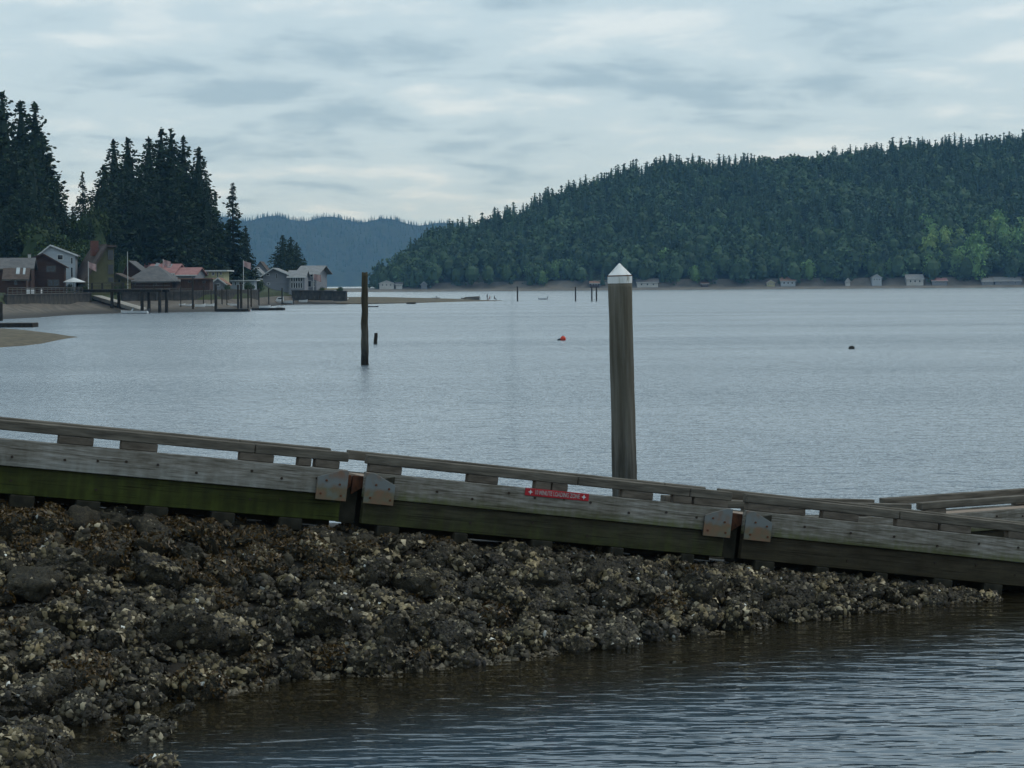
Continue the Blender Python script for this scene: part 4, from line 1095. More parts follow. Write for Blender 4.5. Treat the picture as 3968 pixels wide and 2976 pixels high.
# pier below the A-frame house
A, B = Vector(lp(335, 26)), Vector(lp(641, -1)); zd = at(629, 1119, B.y).z
A.z = B.z = 0
r = thing('pier', 'dark wooden pier on piles reaching out from below the A-frame house', 'pier', (A.x, A.y, 0), (0, 0, math.atan2(B.y - A.y, B.x - A.x)))
L = (B - A).length
for k in (0, 1): MB().box(0, L, -1.2 + 2.1 * k, -0.9 + 2.1 * k, zd - 0.55, zd - 0.12).build('stringer', M['pile_wood'], r)
n = int(L / 0.5)
me = MB().box(0, 0.46, -1.35, 1.35, zd - 0.118, zd).mesh('plank', M['grey_wood'])
for k in range(n):
    o = link('plank', me, r); o.location.x = k * L / n
me = MB().box(-0.06, 0.06, -0.06, 0.06, 0, 1.05).mesh('post', M['pile_wood'])
for k in range(int(L / 2.2) + 1):
    for s in (-1.25, 1.25):
        o = link('post', me, r); o.location = (k * 2.2 + 0.1, s, zd)
for s in (-1.25, 1.25):
    for zz_ in (0.5, 1.0):
        MB().box(0, L, s - 0.05, s + 0.05, zd + zz_, zd + zz_ + 0.09).build('handrail', M['grey_wood'], r)
for k in (0.37, 0.75, 0.97):
    for s in (-0.95, 0.95):
        me2 = pile_mesh(zd + 2.2, 0.30, 0.26, int(k * 90 + s * 5)); me2.materials.append(M['pile_wood'])
        o = link('pile', me2, r); o.location = (L * k, s, -2.4)
for lab, sa_, sb_, dd_ in (('grey timber railing on the seawall below the brown house', 30, 320, 24.2), ('grey timber railing on the seawall behind the pier', 480, 745, 23.4)):
    a, b = Vector(lp(sa_, dd_)), Vector(lp(sb_, dd_)); n = int((b - a).length / 2.4)
    r = thing('terrace_railing', lab, 'railing', a)
    mp_ = MB().box(-0.07, 0.07, -0.07, 0.07, 0, 1.25).mesh('post', M['grey_wood'])
    for k in range(n + 1):
        o = link('post', mp_, r); o.location = (b - a) * (k / n) + Vector((0, 0, 0.6))
    for zz_ in (1.15, 1.55, 1.82):
        MB().rod((0, 0, zz_), (b - a) + Vector((0, 0, zz_)), 0.055, 0.055, 6).build('rail', M['grey_wood'], r)
M['chair'] = M['hull_white']
for i, (sx, d) in enumerate(((108, 27.2), (122, 27.5), (136, 27.0), (168, 27.3))):
    p = lp(sx, d)
    r = thing('garden_chair', 'white garden chair on the terrace of the brown house', 'chair', (p[0], p[1], p[2]), (0, 0, 0.5 * i), 'white chairs on the terrace')
    MB().box(-0.35, 0.35, -0.35, 0.35, 0.42, 0.5).build('seat', M['chair'], r); MB().box(-0.35, 0.35, 0.28, 0.36, 0.5, 1.25).build('backrest', M['chair'], r)
    lg = MB().box(-0.04, 0.04, -0.04, 0.04, 0, 0.42).mesh('leg', M['chair'])
    for x_, y_ in ((-0.3, -0.3), (0.3, -0.3), (-0.3, 0.3), (0.3, 0.3)):
        o = link('leg', lg, r); o.location = (x_, y_, 0)
# concrete launching ramp on the beach
r = thing('boat_ramp', 'pale concrete boat ramp sloping down the beach under the pier', 'ramp')
q = [Vector(lp(358, 24, 0.5)), Vector(lp(395, 24, 0.45)), Vector(lp(568, 8, 0.22)), Vector(lp(545, 5, 0.2))]
for k in range(6):
    a, b = k / 6, (k + 0.96) / 6
    P = [q[0].lerp(q[3], a), q[1].lerp(q[2], a), q[1].lerp(q[2], b), q[0].lerp(q[3], b)]
    MB().add(P + [p - Vector((0, 0, 0.6)) for p in P], [(0, 1, 2, 3), (7, 6, 5, 4), (0, 4, 5, 1), (1, 5, 6, 2), (2, 6, 7, 3), (3, 7, 4, 0)]).build('slab', M['concrete'], r)
# pole, flags, umbrella
def flagpole(label, sx, syt, d, flag=None, D=None):
    D = D or shore_d(min(sx, 1000)) + d
    z0 = land_z(min(sx, 1100), D) - 0.2; p = at(sx, syt, D)
    r = thing('flagpole', label, 'flagpole', (p.x, D, z0))
    MB().rod((0, 0, 0), (0, 0, p.z - z0), 0.09, 0.05).build('pole', M['white'], r)
    if flag:
        h = p.z - z0
        V, Fc = [], []
        for i in range(7):
            x = 0.06 + flag * i / 6; y = 0.16 * math.sin(i * 1.4)
            for s in (0, 0.03):
                V += [(x, y + s, h - 0.15 - i * 0.07), (x, y + s, h - 0.15 - flag * 0.75 - i * 0.12)]
        for i in range(6):
            a = i * 4
            Fc += [(a, a + 4, a + 5, a + 1), (a + 2, a + 3, a + 7, a + 6), (a, a + 2, a + 6, a + 4), (a + 1, a + 5, a + 7, a + 3)]
        MB().add(V, Fc).build('flag', M['flag_red'], r)
    return r
flagpole('bare white flagpole between the A-frame and the hipped roof', 494, 975, 29)
flagpole('flagpole with a faded red flag above the pink roofs', 632, 1003, 62, 1.4)
flagpole('flagpole with a faded red flag in front of the dark ragged conifer', 943, 1008, 33, 1.4)
flagpole('flagpole with a faded flag before the A-frame roof', 342, 1012, 29, 1.3)
flagpole('flagpole with a faded flag on the porch of the point house', 1214, 1058, 0, 1.8, D=PD + 6)
D = shore_d(286) + 27; p = at(286, 1092, D); z0 = land_z(286, D) - 0.1
r = thing('patio_umbrella', 'white patio umbrella beside the brown house', 'umbrella', (p.x, D, z0))
MB().rod((0, 0, 0), (0, 0, p.z - z0 + 0.6), 0.05).build('pole', M['grey_wood'], r)
hh = p.z - z0; V = [(0, 0, hh + 0.75)] + [(math.cos(i * math.pi / 4) * 2.0, math.sin(i * math.pi / 4) * 2.0, hh) for i in range(8)]
MB().add(V + [(v[0], v[1], v[2] - 0.08) for v in V], [(0, i + 1, (i + 1) % 8 + 1) for i in range(8)] + [(9, (i + 1) % 8 + 10, i + 10) for i in range(8)] + [(i + 1, i + 10, (i + 1) % 8 + 10, (i + 1) % 8 + 1) for i in range(8)]).build('canopy', M['white'], r)
# garden shrubs along the seawall
for i, (sx, sy, d, w) in enumerate([(12, 1055, 28, 1.0), (20, 1095, 27, 1.2), (270, 1098, 26, 0.9), (322, 1100, 27, 1.0), (440, 1108, 27, 1.1), (478, 1100, 28, 1.0), (880, 1100, 29, 1.0), (962, 1094, 31, 1.3), (1000, 1085, 34, 1.2)]):
    tree_at(sx, sy, d, i % 3, 'low dark garden shrub behind the village seawall', 'garden shrubs along the seawall', near_brd, 'shrub', w)
for i, sx in enumerate((1248, 1318)):
    D = on_water(sx, 1181).y + 19 ; p = at(sx, 1112, D)
    plant_tree(near_brd, i, 'shrub', ('dark reddish shrub behind the yellow kayaks on the point' if i == 0 else 'dark shrub at the outer end of the point seawall'), None, p.x, D, 2.2, p.z - 2.2, (p.z - 2.2) * 1.3, i)

# ------------------------------------------------------------------ beach houses across the inlet
FH = [(1470, 1526, 1088, 1112, 'far_white', 'light_roof', 'front', 'pale house half hidden behind the tall timber pile across the water'),
      (1533, 1558, 1094, 1113, 'far_white', 'grey_roof', 'side', 'small pale cottage beside the pale house near the timber pile'),
      (1632, 1654, 1092, 1116, 'grey_siding', 'grey_roof', 'front', 'small grey cottage at the tree foot above the sand spit'),
      (2287, 2322, 1090, 1108, 'brown_siding', 'tan_roof', 'side', 'brown cottage with an orange roof left of the white capped pile'),
      (2468, 2550, 1080, 1112, 'far_white', 'grey_roof', 'side', 'wide white house beside the white pile cap across the water'),
      (2718, 2744, 1094, 1108, 'red_wood', 'tan_roof', 'side', 'tiny red cottage alone under the dark hill'),
      (2972, 3002, 1086, 1108, 'yellow_siding', 'tan_roof', 'front', 'tan gabled cottage next to the orange roofed house'),
      (3026, 3082, 1074, 1107, 'pale_siding', 'tan_roof', 'side', 'pale house with an orange roof on the far beach'),
      (3276, 3294, 1078, 1104, 'far_white', 'grey_roof', 'front', 'narrow white gabled house on the far beach'),
      (3380, 3416, 1064, 1092, 'pale_siding', 'light_roof', 'front', 'pale blue house set up among the trees'),
      (3514, 3578, 1064, 1102, 'far_white', 'light_roof', 'side', 'large white house before the bright broadleaf trees'),
      (3612, 3670, 1078, 1102, 'grey_siding', 'pink_roof', 'side', 'low house with a red roof next to the large white house'),
      (3806, 3850, 1078, 1106, 'grey_siding', 'light_roof', 'side', 'small grey house beside the long grey house'),
      (3856, 3956, 1075, 1106, 'grey_siding', 'light_roof', 'side', 'long grey house at the end of the far beach')]
for (a, b, t, bt, wm, rm, form, lab) in FH:
    Dh = 1421.0
    u = uv((a + b) / 2, 1100)[0]
    w_ = [((a + (b - a) * f), t + (bt - t) * 0.68, min(7, (b - a) * 0.14), (bt - t) * 0.24) for f in (0.22, 0.5, 0.78)]
    house('cottage', lab, a, b, bt, t + (bt - t) * 0.42, t, 0, 9, form, wm, rm, w_, D=Dh, z0=min(1.2, at(a, bt, Dh).z - 0.5), trim='white', oh=0.6)

# ------------------------------------------------------------------ people on the spit, driftwood, rock
def person(label, sx, sy, shirt, sit=False):
    p = on_water(sx, sy); z0 = 0.12
    r = thing('person', label, 'person', (p.x, p.y, z0), (0, 0, (sx % 7)))
    hz_ = 0.45 if sit else 0.92
    pts = [(0, 0, hz_), (0, 0, hz_ + 0.28), (0, 0, hz_ + 0.5), (0, 0, hz_ + 0.6), (0, 0, hz_ + 0.72), (0, 0, hz_ + 0.83)]
    rad = [0.15, 0.14, 0.15, 0.06, 0.10, 0.07]
    ed = [(0, 1), (1, 2), (2, 3), (3, 4), (4, 5)]
    for s in (-1, 1):
        b = len(pts)
        if sit: pts += [(s * 0.1, 0, hz_ - 0.02), (s * 0.12, 0.42, hz_), (s * 0.12, 0.48, 0.05), (s * 0.12, 0.6, 0.04)]
        else: pts += [(s * 0.1, 0, hz_ - 0.06), (s * 0.11, 0.02, 0.48), (s * 0.12, 0, 0.07), (s * 0.12, 0.14, 0.04)]
        rad += [0.10, 0.075, 0.05, 0.04]; ed += [(0, b), (b, b + 1), (b + 1, b + 2), (b + 2, b + 3)]
        b = len(pts); pts += [(s * 0.2, 0, hz_ + 0.47), (s * 0.25, 0.03, hz_ + 0.2), (s * 0.24, 0.12, hz_ - 0.03)]
        rad += [0.065, 0.05, 0.035]; ed += [(2, b), (b, b + 1), (b + 1, b + 2)]
    me = bpy.data.meshes.new('body'); me.from_pydata(pts, ed, []); 
    o = link('body', me, r, M[shirt])
    sk = o.modifiers.new('skin', 'SKIN')
    for i, rr in enumerate(rad): me.skin_vertices[0].data[i].radius = (rr, rr)
    me.skin_vertices[0].data[0].use_root = True
    o.modifiers.new('sub', 'SUBSURF').render_levels = 1
    return r
person('person in dark clothes standing on the tip of the sand spit', 1888, 1165, 'hull_dark')
person('person in a pale orange top sitting on the sand spit', 1898, 1166, 'flag_red', True)
person('person in dark clothes bending low near the spit tip', 1916, 1166, 'hull_dark', True)
def rock_mesh(seed, sub=3, flat=0.62, rough=1.0):
    bm = bmesh.new(); bmesh.ops.create_icosphere(bm, subdivisions=sub, radius=1.0)
    g = random.Random(seed)
    planes = [(Vector((g.gauss(0, 1), g.gauss(0, 1), g.gauss(0, 0.8))).normalized(), g.uniform(0.58, 0.9)) for _ in range(9)]
    o = Vector((seed * 3.1, seed * 1.7, 0))
    for v in bm.verts:
        p = v.co.copy()
        for n_, d_ in planes:
            q = p.dot(n_)
            if q > d_: p -= n_ * (q - d_) * 0.85
        k = 1 + 0.20 * mnoise.noise(p * 1.4 + o) + rough * (0.16 * mnoise.noise(p * 3.2 + o) + 0.13 * mnoise.noise(p * 7.0 + o))
        v.co = Vector((p.x * k, p.y * k, p.z * k * flat))
    me = bpy.data.meshes.new('rock'); bm.to_mesh(me); bm.free()
    return me
M['rock'] = pm('tidal_rock', (0.050, 0.042, 0.025), (0.015, 0.013, 0.008), 6.0, 0.8, 0.03, c3=(0.12, 0.10, 0.06), spec=0.35, bscale=22)
M['wet_rock'] = pm('dark_rock', (0.035, 0.035, 0.030), (0.016, 0.016, 0.015), 3.0, 0.7, 0.02)
me = rock_mesh(77); me.materials.append(M['wet_rock'])
p = on_water(3300, 1352); o = link('rock', me); o.location = (p.x, p.y, 0.0); o.scale = (px2m(17, p.y), px2m(17, p.y), px2m(19, p.y))
tag(o, 'dark rock breaking the surface alone in open water', 'rock')
for i, (sx0, sx1, sy, lab) in enumerate([(1576, 1611, 1178, 'dark log drifting just off the sand spit'), (1805, 1842, 1164, 'pale driftwood heap lying on the sand spit')]):
    p = on_water((sx0 + sx1) / 2, sy); L = px2m(sx1 - sx0, p.y)
    if i == 0:
        o = MB().rod((-L / 2, 0, 0.05), (0, 0.3, 0.12), 0.32, 0.3, 10).rod((0, 0.3, 0.12), (L / 2, 0.1, 0.2), 0.3, 0.18, 10).build('driftwood_log', M['pile_wood']); o.location = (p.x, p.y, 0)
        tag(o, lab, 'log')
    else:
        r = thing('driftwood_heap', lab, 'driftwood', (p.x, p.y, 0.1))
        for k in range(7):
            g2 = random.Random(k); a = g2.uniform(-0.5, 0.5); x0 = g2.uniform(-L * 0.3, L * 0.3)
            MB().rod((x0 - 2, g2.uniform(-1, 1), 0.15 + k * 0.09), (x0 + 2, g2.uniform(-1, 1), 0.15 + k * 0.10 + a * 0.5), 0.16, 0.12, 8).build('log', M['far_sand'], r)

# ------------------------------------------------------------------ the launching dock in the foreground
DW = 1.0                                            # dock width
P0, P1 = Vector((-6.23, 28.0)), Vector((7.35, 33.0))  # near face, at the two frame edges
AX = (P1 - P0).normalized(); NX = Vector((-AX.y, AX.x))
def dock_Y(sx):
    """where the sight line of a photo column meets the dock's near face"""
    k = uv(sx, 1900)[0] / F
    s = (k * P0.y - P0.x) / (AX.x - k * AX.y)
    return s
def dock_pt(sx, sy):
    s = dock_Y(sx); q = P0 + AX * s
    return s, at(sx, sy, q.y).z
RAILTOP = 0.235
# rail top heights along the dock
K = [dock_pt(*p) for p in [(0, 1623), (1383, 1754), (2862, 1907), (3968, 2029)]]
def rail_z(s):
    return float(np.interp(s, [k[0] for k in K], [k[1] for k in K]))
def zline(s):
    for i in range(3):
        if s <= K[i + 1][0] or i == 2:
            (a, za), (b, zb_) = K[i], K[i + 1]
            return za + (zb_ - za) * (s - a) / (b - a)
def dock_section(label, s0, s1, z0, z1, blocks, beam, origin=None, yaw=None, curb='curb', width=DW, plates=(False, False), gap=None, name='dock_section', joints=()):
    """a dock section from s0 to s1 along the dock; z0 and z1 are rail top heights at its ends"""
    yaw = math.atan2(AX.y, AX.x) if yaw is None else yaw
    Lh = s1 - s0; pitch = math.atan2(z1 - z0, Lh); L = math.hypot(Lh, z1 - z0)
    o0 = (P0 + AX * s0) if origin is None else origin
    r = thing(name, label, 'dock', (o0.x, o0.y, z0 - RAILTOP))
    r.rotation_euler = (Matrix.Rotation(yaw, 3, 'Z') @ Matrix.Rotation(-pitch, 3, 'Y')).to_euler()
    r.scale = (1, 1, 0.95)
    bev = 0.008
    for far in (0, 1):
        ys = (lambda a, b: (a, b)) if not far else (lambda a, b: (width - b, width - a))
        y0, y1 = ys(0.0, 0.09); MB().box(0, L, y0, y1, -0.345, -0.06 * far).build('curb_plank', M[curb], r, bev)
        y0, y1 = ys(0.055, 0.16); MB().box(0.03, L - 0.03, y0, y1, -0.705, -0.350).build('lower_beam', M[beam], r, bev)
        # top rail, with butt joints
        cuts = [0.0] + list(joints) + [L]
        y0, y1 = ys(0.0, 0.14)
        for a, b in zip(cuts[:-1], cuts[1:]):
            MB().box(a, b - (0.012 if b < L else 0), y0, y1, 0.107, RAILTOP).build('rail', M['rail'], r, bev * 1.4)
        for (a, b) in blocks:
            if b < 0 or a > L: continue
            a, b = max(a, 0.0), min(b, L)
            if far and origin is None:
                pc = o0 + AX * ((a + b) / 2); rd = Vector((pc.x / pc.y, 1.0)); sh = (width - 0.14) * rd.dot(AX) / rd.dot(NX)
                a, b = min(a + sh, L - 0.2), min(b + sh, L)
            y0, y1 = ys(0.004, 0.134); MB().box(a, b, y0, y1, 0.0025 - 0.06 * far, 0.1065).build('rail_block', M['block'], r, bev)
    # deck boards
    n = int(L / 0.145)
    me = MB().box(0.004, L / n - 0.006, 0.165, width - 0.165, -0.11, -0.07).mesh('deck_board', M['deck'])
    me2 = MB().box(0.004, L / n - 0.006, 0.165, width - 0.165, -0.112, -0.071).mesh('deck_board', M['deck'])
    for k in range(n):
        o = link('deck_board', me if k % 2 else me2, r); o.location.x = k * L / n
    # stringer under the deck and skids below the beams
    MB().box(0.05, L - 0.05, width / 2 - 0.09, width / 2 + 0.09, -0.80, -0.115).build('stringer', M['skid'], r)
    sk = MB().box(0, 0.30, 0.03, width - 0.03, -0.87, -0.7075).mesh('skid', M['skid'], 0.012)
    sk2 = MB().box(0, 0.19, 0.02, width - 0.03, -0.91, -0.7075).mesh('skid', M['skid'], 0.012)
    g = random.Random(int(s0 * 7) + 3); x = 0.25
    while x < L - 0.4:
        o = link('skid', sk if g.random() < 0.55 else sk2, r); o.location.x = x
        x += g.uniform(0.75, 1.15)
    # carriage bolts and nail heads on the near plank
    bo = MB().rod((0, -0.014, 0), (0, 0.004, 0), 0.017, 0.017, 8).mesh('bolt', M['bolt'])
    x = 0.35
    while x < L - 0.2:
        o = link('bolt', bo, r); o.location = (x, 0, -0.09 - 0.14 * g.random())
        if g.random() < 0.35:
            o = link('bolt', bo, r); o.location = (x + 0.03, 0.055, -0.45 - 0.15 * g.random())
        x += g.uniform(0.35, 0.75)
    # hinge plates at the joints
    for k in (0, 1):
        if not plates[k]: continue
        w = 0.40
        if k == 1: poly = [(L - w, -0.42), (L + 0.006, -0.42), (L + 0.006, -0.005), (L - 0.08, -0.003), (L - w, -0.12)]
        else: poly = [(-0.006, -0.42), (w, -0.42), (w, -0.14), (0.10, -0.003), (-0.006, -0.005)]
        pl = MB().prism(poly, -0.05, -0.032).build('hinge_plate', M['galv'], r, 0.004)
        MB().prism([(poly[0][0] + 0.012, -0.41), (poly[1][0] - 0.012, -0.41), (poly[1][0] - 0.012, -0.03), (poly[0][0] + 0.012, -0.14)], -0.032, 0.056).build('plate_packer', M['skid'], pl)
        for bx, bz in ((0.12, -0.16), (0.30, -0.20), (0.06, -0.34), (0.33, -0.35)):
            x = (L - w + bx) if k == 1 else bx + 0.02
            o = link('plate_bolt', MB().rod((0, -0.062, 0), (0, -0.048, 0), 0.015, 0.015, 8).mesh('plate_bolt', M['rust']), pl); o.location = (x, 0, bz)
        if k == 1: MB().box(L - 0.02, L + 0.21, 0.17, width - 0.1, -0.72, -0.12).build('dark_gap_fill', M['skid'], r)  # dark block added to shut out bright water in the hinge gap
        xx = (L - 0.02, L + 0.10) if k == 1 else (-0.13, 0.02)
        MB().prism([(xx[0], -0.07), (xx[1], -0.07), (xx[1], -0.22), (xx[0], -0.33)], 0.12, 0.17).build('hinge_arm', M['rust'], r, 0.006)
    return r
def blk(pairs, s0): return [(dock_Y(a) - s0, dock_Y(b) - s0) for a, b in pairs]
H1a, H1b, H2a, H2b = dock_Y(1348), dock_Y(1419), dock_Y(2833), dock_Y(2890)
sL = -3.2
b1 = blk([(237, 373), (481, 623), (943, 1076), (1171, 1222), (1238, 1332)], sL) + [(0.5, 0.95), (1.9, 2.4)]
dock_section('green algae covered dock section highest up the bank, joined by a steel hinge plate', sL, H1a, zline(sL), zline(H1a), b1, 'beam_green', curb='curb_upper', plates=(False, True), joints=(2.6, 6.4))
dock_section('middle dock section carrying the red loading zone sign', H1b, H2a, zline(H1b), zline(H2a), blk([(1431, 1558), (1817, 1934), (2080, 2140), (2146, 2206), (2418, 2539), (2619, 2690), (2700, 2831)], H1b), 'beam_mid', plates=(True, True), joints=(2.95, 4.6))
sR2 = K[3][0] + 1.4
sec3 = dock_section('lowest dock section with a brown beam, reaching down into the water', H2b, sR2, zline(H2b), zline(sR2), blk([(2897, 3059), (3191, 3330), (3480, 3640), (3650, 3770), (3916, 4040)], H2b), 'beam_brown', plates=(True, False), joints=(2.4,))

zE = zline(sR2)
dock_section('level dock section afloat beyond the lowest sloping section', sR2 + 0.2, sR2 + 6.2, zE, zE, [(0.1, 0.6), (2.0, 2.5), (4.0, 4.5), (5.4, 5.9)], 'beam_brown', joints=(3.1,))
# second dock, floating level behind the first
ZR = 0.80
a0 = on_water(3570, 1946, ZR); a1 = on_water(3968, 1918, ZR)
yaw2 = math.atan2(a1.y - a0.y, a1.x - a0.x)
d2 = Vector((math.cos(yaw2), math.sin(yaw2)))
b2 = on_water(3340, 1931, ZR)
w2 = abs((b2.x - a0.x) * -d2.y + (b2.y - a0.y) * d2.x)
org = Vector((a0.x, a0.y))
dock_section('level floating dock with pale tan deck boards behind the sloping dock', 0, 6.5, ZR, ZR, [(0.09, 0.55), (3.0, 3.5), (5.2, 5.7)], 'beam_brown', origin=org, yaw=yaw2, curb='curb', width=max(1.1, w2), name='floating_dock')
end = on_water(3532, 1951, ZR)
LL = 4.3
o2 = Vector((end.x, end.y)) - d2 * LL
dock_section('short sloping float between the sloping dock and the level float', 0, LL, ZR + 0.30, ZR, [(0.1, 0.6), (1.6, 2.1), (3.6, 4.2)], 'beam_brown', origin=o2, yaw=yaw2, width=max(1.1, w2), name='floating_dock')

# red sign screwed to the middle section
sa, za = dock_pt(2034, 1904); sb, zb2 = dock_pt(2280, 1928)
q = P0 + AX * sa
sg = thing('loading_zone_sign', 'red sign with white lettering 10 MINUTE LOADING ZONE on the dock', 'sign', (q.x - NX.x * 0.004, q.y - NX.y * 0.004, za))
sg.rotation_euler = (Matrix.Rotation(math.atan2(AX.y, AX.x), 3, 'Z') @ Matrix.Rotation(-math.atan2(zb2 - za, sb - sa), 3, 'Y')).to_euler()
SL = math.hypot(sb - sa, zb2 - za); SHH = px2m(29, q.y)
MB().box(0, SL, -0.012, 0.0, -SHH / 2, SHH / 2).build('board', M['sign_red'], sg, 0.003)
cu = bpy.data.curves.new('sign_text', 'FONT'); cu.body = '10 MINUTE LOADING ZONE'; cu.size = SHH * 0.82; cu.align_x = 'CENTER'; cu.align_y = 'CENTER'; cu.extrude = 0.001; cu.offset = 0.0022
tmp = bpy.data.objects.new('tmp_text', cu); col.objects.link(tmp)
bpy.context.view_layer.update()
me = bpy.data.meshes.new_from_object(tmp.evaluated_get(bpy.context.evaluated_depsgraph_get()))
bpy.data.objects.remove(tmp)
co = np.array([v.co[:] for v in me.vertices]); wid = co[:, 0].max() - co[:, 0].min()
o = link('lettering', me, sg, M['sign_white']); o.location = (SL / 2, -0.0145, 0); o.rotation_euler = (R(90), 0, 0); o.scale = (SL * 0.70 / wid, 1.0, 1)
for k, x in enumerate((SL * 0.08, SL * 0.92)):
    a = SHH * 0.34; b = a * 0.42
    pts = []
    for i in range(8):
        t = i * math.pi / 4; rr = a if i % 2 == 0 else b
        pts.append((x + rr * math.cos(t), rr * math.sin(t)))
    MB().prism(pts, -0.0155, -0.0125).build('star_mark', M['white'], sg)

# ------------------------------------------------------------------ white capped pile behind the dock
def cap_pile_mat():
    m, t, b = base_mat('capped_pile_shaft')
    b.inputs['Roughness'].default_value = 0.9; b.inputs['Specular IOR Level'].default_value = 0.2
    tcx = N(t, 'ShaderNodeTexCoord'); sp = N(t, 'ShaderNodeSeparateXYZ'); t.links.new(tcx.outputs['Object'], sp.inputs[0])
    mp = N(t, 'ShaderNodeMapping'); mp.inputs['Scale'].default_value = (6, 6, 0.35); t.links.new(tcx.outputs['Object'], mp.inputs['Vector'])
    g1 = N(t, 'ShaderNodeTexNoise'); g1.inputs['Scale'].default_value = 1.5; g1.inputs['Detail'].default_value = 9; g1.inputs['Roughness'].default_value = 0.6; t.links.new(mp.outputs[0], g1.inputs['Vector'])
    g2 = N(t, 'ShaderNodeTexNoise'); g2.inputs['Scale'].default_value = 9; g2.inputs['Detail'].default_value = 8; t.links.new(tcx.outputs['Object'], g2.inputs['Vector'])
    r1 = N(t, 'ShaderNodeValToRGB'); e = r1.color_ramp.elements
    e[0].position = 0.30; e[0].color = (0.050, 0.042, 0.030, 1); e[1].position = 0.72; e[1].color = (0.30, 0.285, 0.26, 1)
    q = e.new(0.5); q.color = (0.15, 0.138, 0.112, 1)
    t.links.new(g1.outputs['Fac'], r1.inputs['Fac'])
    # brown algae film over the middle of the shaft, dark mussels at the foot
    zz_ = N(t, 'ShaderNodeMath', operation='MULTIPLY_ADD'); zz_.inputs[1].default_value = 1.6
    sh = N(t, 'ShaderNodeMath', operation='SUBTRACT'); sh.inputs[1].default_value = 0.5
    t.links.new(g1.outputs['Fac'], sh.inputs[0]); t.links.new(sh.outputs[0], zz_.inputs[0]); t.links.new(sp.outputs['Z'], zz_.inputs[2])
    ra = N(t, 'ShaderNodeValToRGB'); e = ra.color_ramp.elements
    mr = N(t, 'ShaderNodeMapRange'); mr.inputs['From Min'].default_value = 0; mr.inputs['From Max'].default_value = 10.0
    t.links.new(zz_.outputs[0], mr.inputs['Value'])
    e[0].position = 0.0; e[0].color = (0.02, 0.018, 0.014, 1); e[1].position = 0.95; e[1].color = (0.17, 0.155, 0.13, 1)
    for pos, c in ((0.335, (0.016, 0.015, 0.012)), (0.385, (0.085, 0.076, 0.06)), (0.44, (0.10, 0.09, 0.068)), (0.54, (0.065, 0.057, 0.039)), (0.66, (0.11, 0.10, 0.075)), (0.8, (0.16, 0.148, 0.122))):
        q = e.new(pos); q.color = (*c, 1)
    t.links.new(mr.outputs[0], ra.inputs['Fac'])
    mx = N(t, 'ShaderNodeMix', data_type='RGBA'); mx.inputs['Factor'].default_value = 0.62
    t.links.new(r1.outputs[0], mx.inputs[6]); t.links.new(ra.outputs[0], mx.inputs[7])
    t.links.new(mx.outputs[2], b.inputs['Base Color'])
    bp = N(t, 'ShaderNodeBump'); bp.inputs['Strength'].default_value = 0.6; bp.inputs['Distance'].default_value = 0.02
    t.links.new(g2.outputs['Fac'], bp.inputs['Height']); t.links.new(bp.outputs[0], b.inputs['Normal'])
    return m
D = on_water(2425, 1925).y
cp = thing('capped_pile', 'tall grey pile with a white conical cap standing behind the dock', 'pile', (at(2422, 1925, D).x, D, 0))
tilt = -math.atan2(px2m(2422 - 2408, D), at(2408, 1095, D).z) + ROLL * 0.0
cp.rotation_euler = (0, 0, 0)
hs = at(2408, 1094, D).z
rp_t, rp_b = px2m(92, D) / 2, px2m(96, D) / 2
me = pile_mesh(hs + 2.6, rp_b, rp_t, 91, 0.02, 40, 70, grow=4.1); me.materials.append(cap_pile_mat())
o = link('shaft', me, cp); o.location.z = -2.6
M['cap'] = pm('white_pile_cap', (0.66, 0.67, 0.65), (0.30, 0.29, 0.23), 6, 0.6, spec=0.4, c3=(0.72, 0.73, 0.72), lo=0.28, hi=0.44, stretch=(1.5, 1.5, 0.5))
zt = at(2408, 1020, D).z
V, Fc = [], []
n = 36
for z, rr in ((hs - 0.02, rp_t * 1.03), (at(2408, 1070, D).z, rp_t * 1.04), (at(2408, 1067, D).z, rp_t * 1.01), (zt, 0.012)):
    V += [(math.cos(6.2832 * i / n) * rr, math.sin(6.2832 * i / n) * rr, z) for i in range(n)]
for j in range(3):
    Fc += [(j * n + i, j * n + (i + 1) % n, (j + 1) * n + (i + 1) % n, (j + 1) * n + i) for i in range(n)]
Fc += [tuple(range(n - 1, -1, -1)), tuple(3 * n + i for i in range(n))]
co_ = MB().add(V, Fc).build('cap', M['cap'], cp)
MB().rod((0, 0, at(2408, 1068.5, D).z - 0.012), (0, 0, at(2408, 1068.5, D).z + 0.012), rp_t * 1.048, rp_t * 1.048, 36).build('cap_seam', M['rust'], co_)
cp.rotation_euler = (0, tilt, 0)

# ------------------------------------------------------------------ the oyster covered rock bank
WL = [(-900, 2960), (-400, 2880), (0, 2822), (180, 2795), (448, 2748), (717, 2690), (1076, 2638), (1310, 2613), (1704, 2580), (1973, 2540), (2511, 2470), (3050, 2402), (3408, 2352), (3857, 2312), (4300, 2290)]
wl_s, wl_n = [], []
for q in WL:
    p = on_water(*q); v = Vector((p.x, p.y)) - P0
    wl_s.append(v.dot(AX)); wl_n.append(-v.dot(NX))
def n_water(s): return float(np.interp(s, wl_s, wl_n))
def z_top(s): return max(-0.12, zline(s) - RAILTOP * 0.95 - 0.88)
def bank_z(s, n):
    nw = max(0.3, n_water(s)); zt = z_top(s)
    if n < 0: return zt + 0.10 * min(1.0, -n / 0.35) + n * 0.04 - max(0, -n - 2.2) * 0.35
    if n < nw:
        t = 1 - n / nw
        return max(zt, 0.12) * (0.55 * t ** 0.75 + 0.45 * t) if zt > 0 else zt * t
    return -(n - nw) * 0.16 - 0.02 * min(1, n - nw)
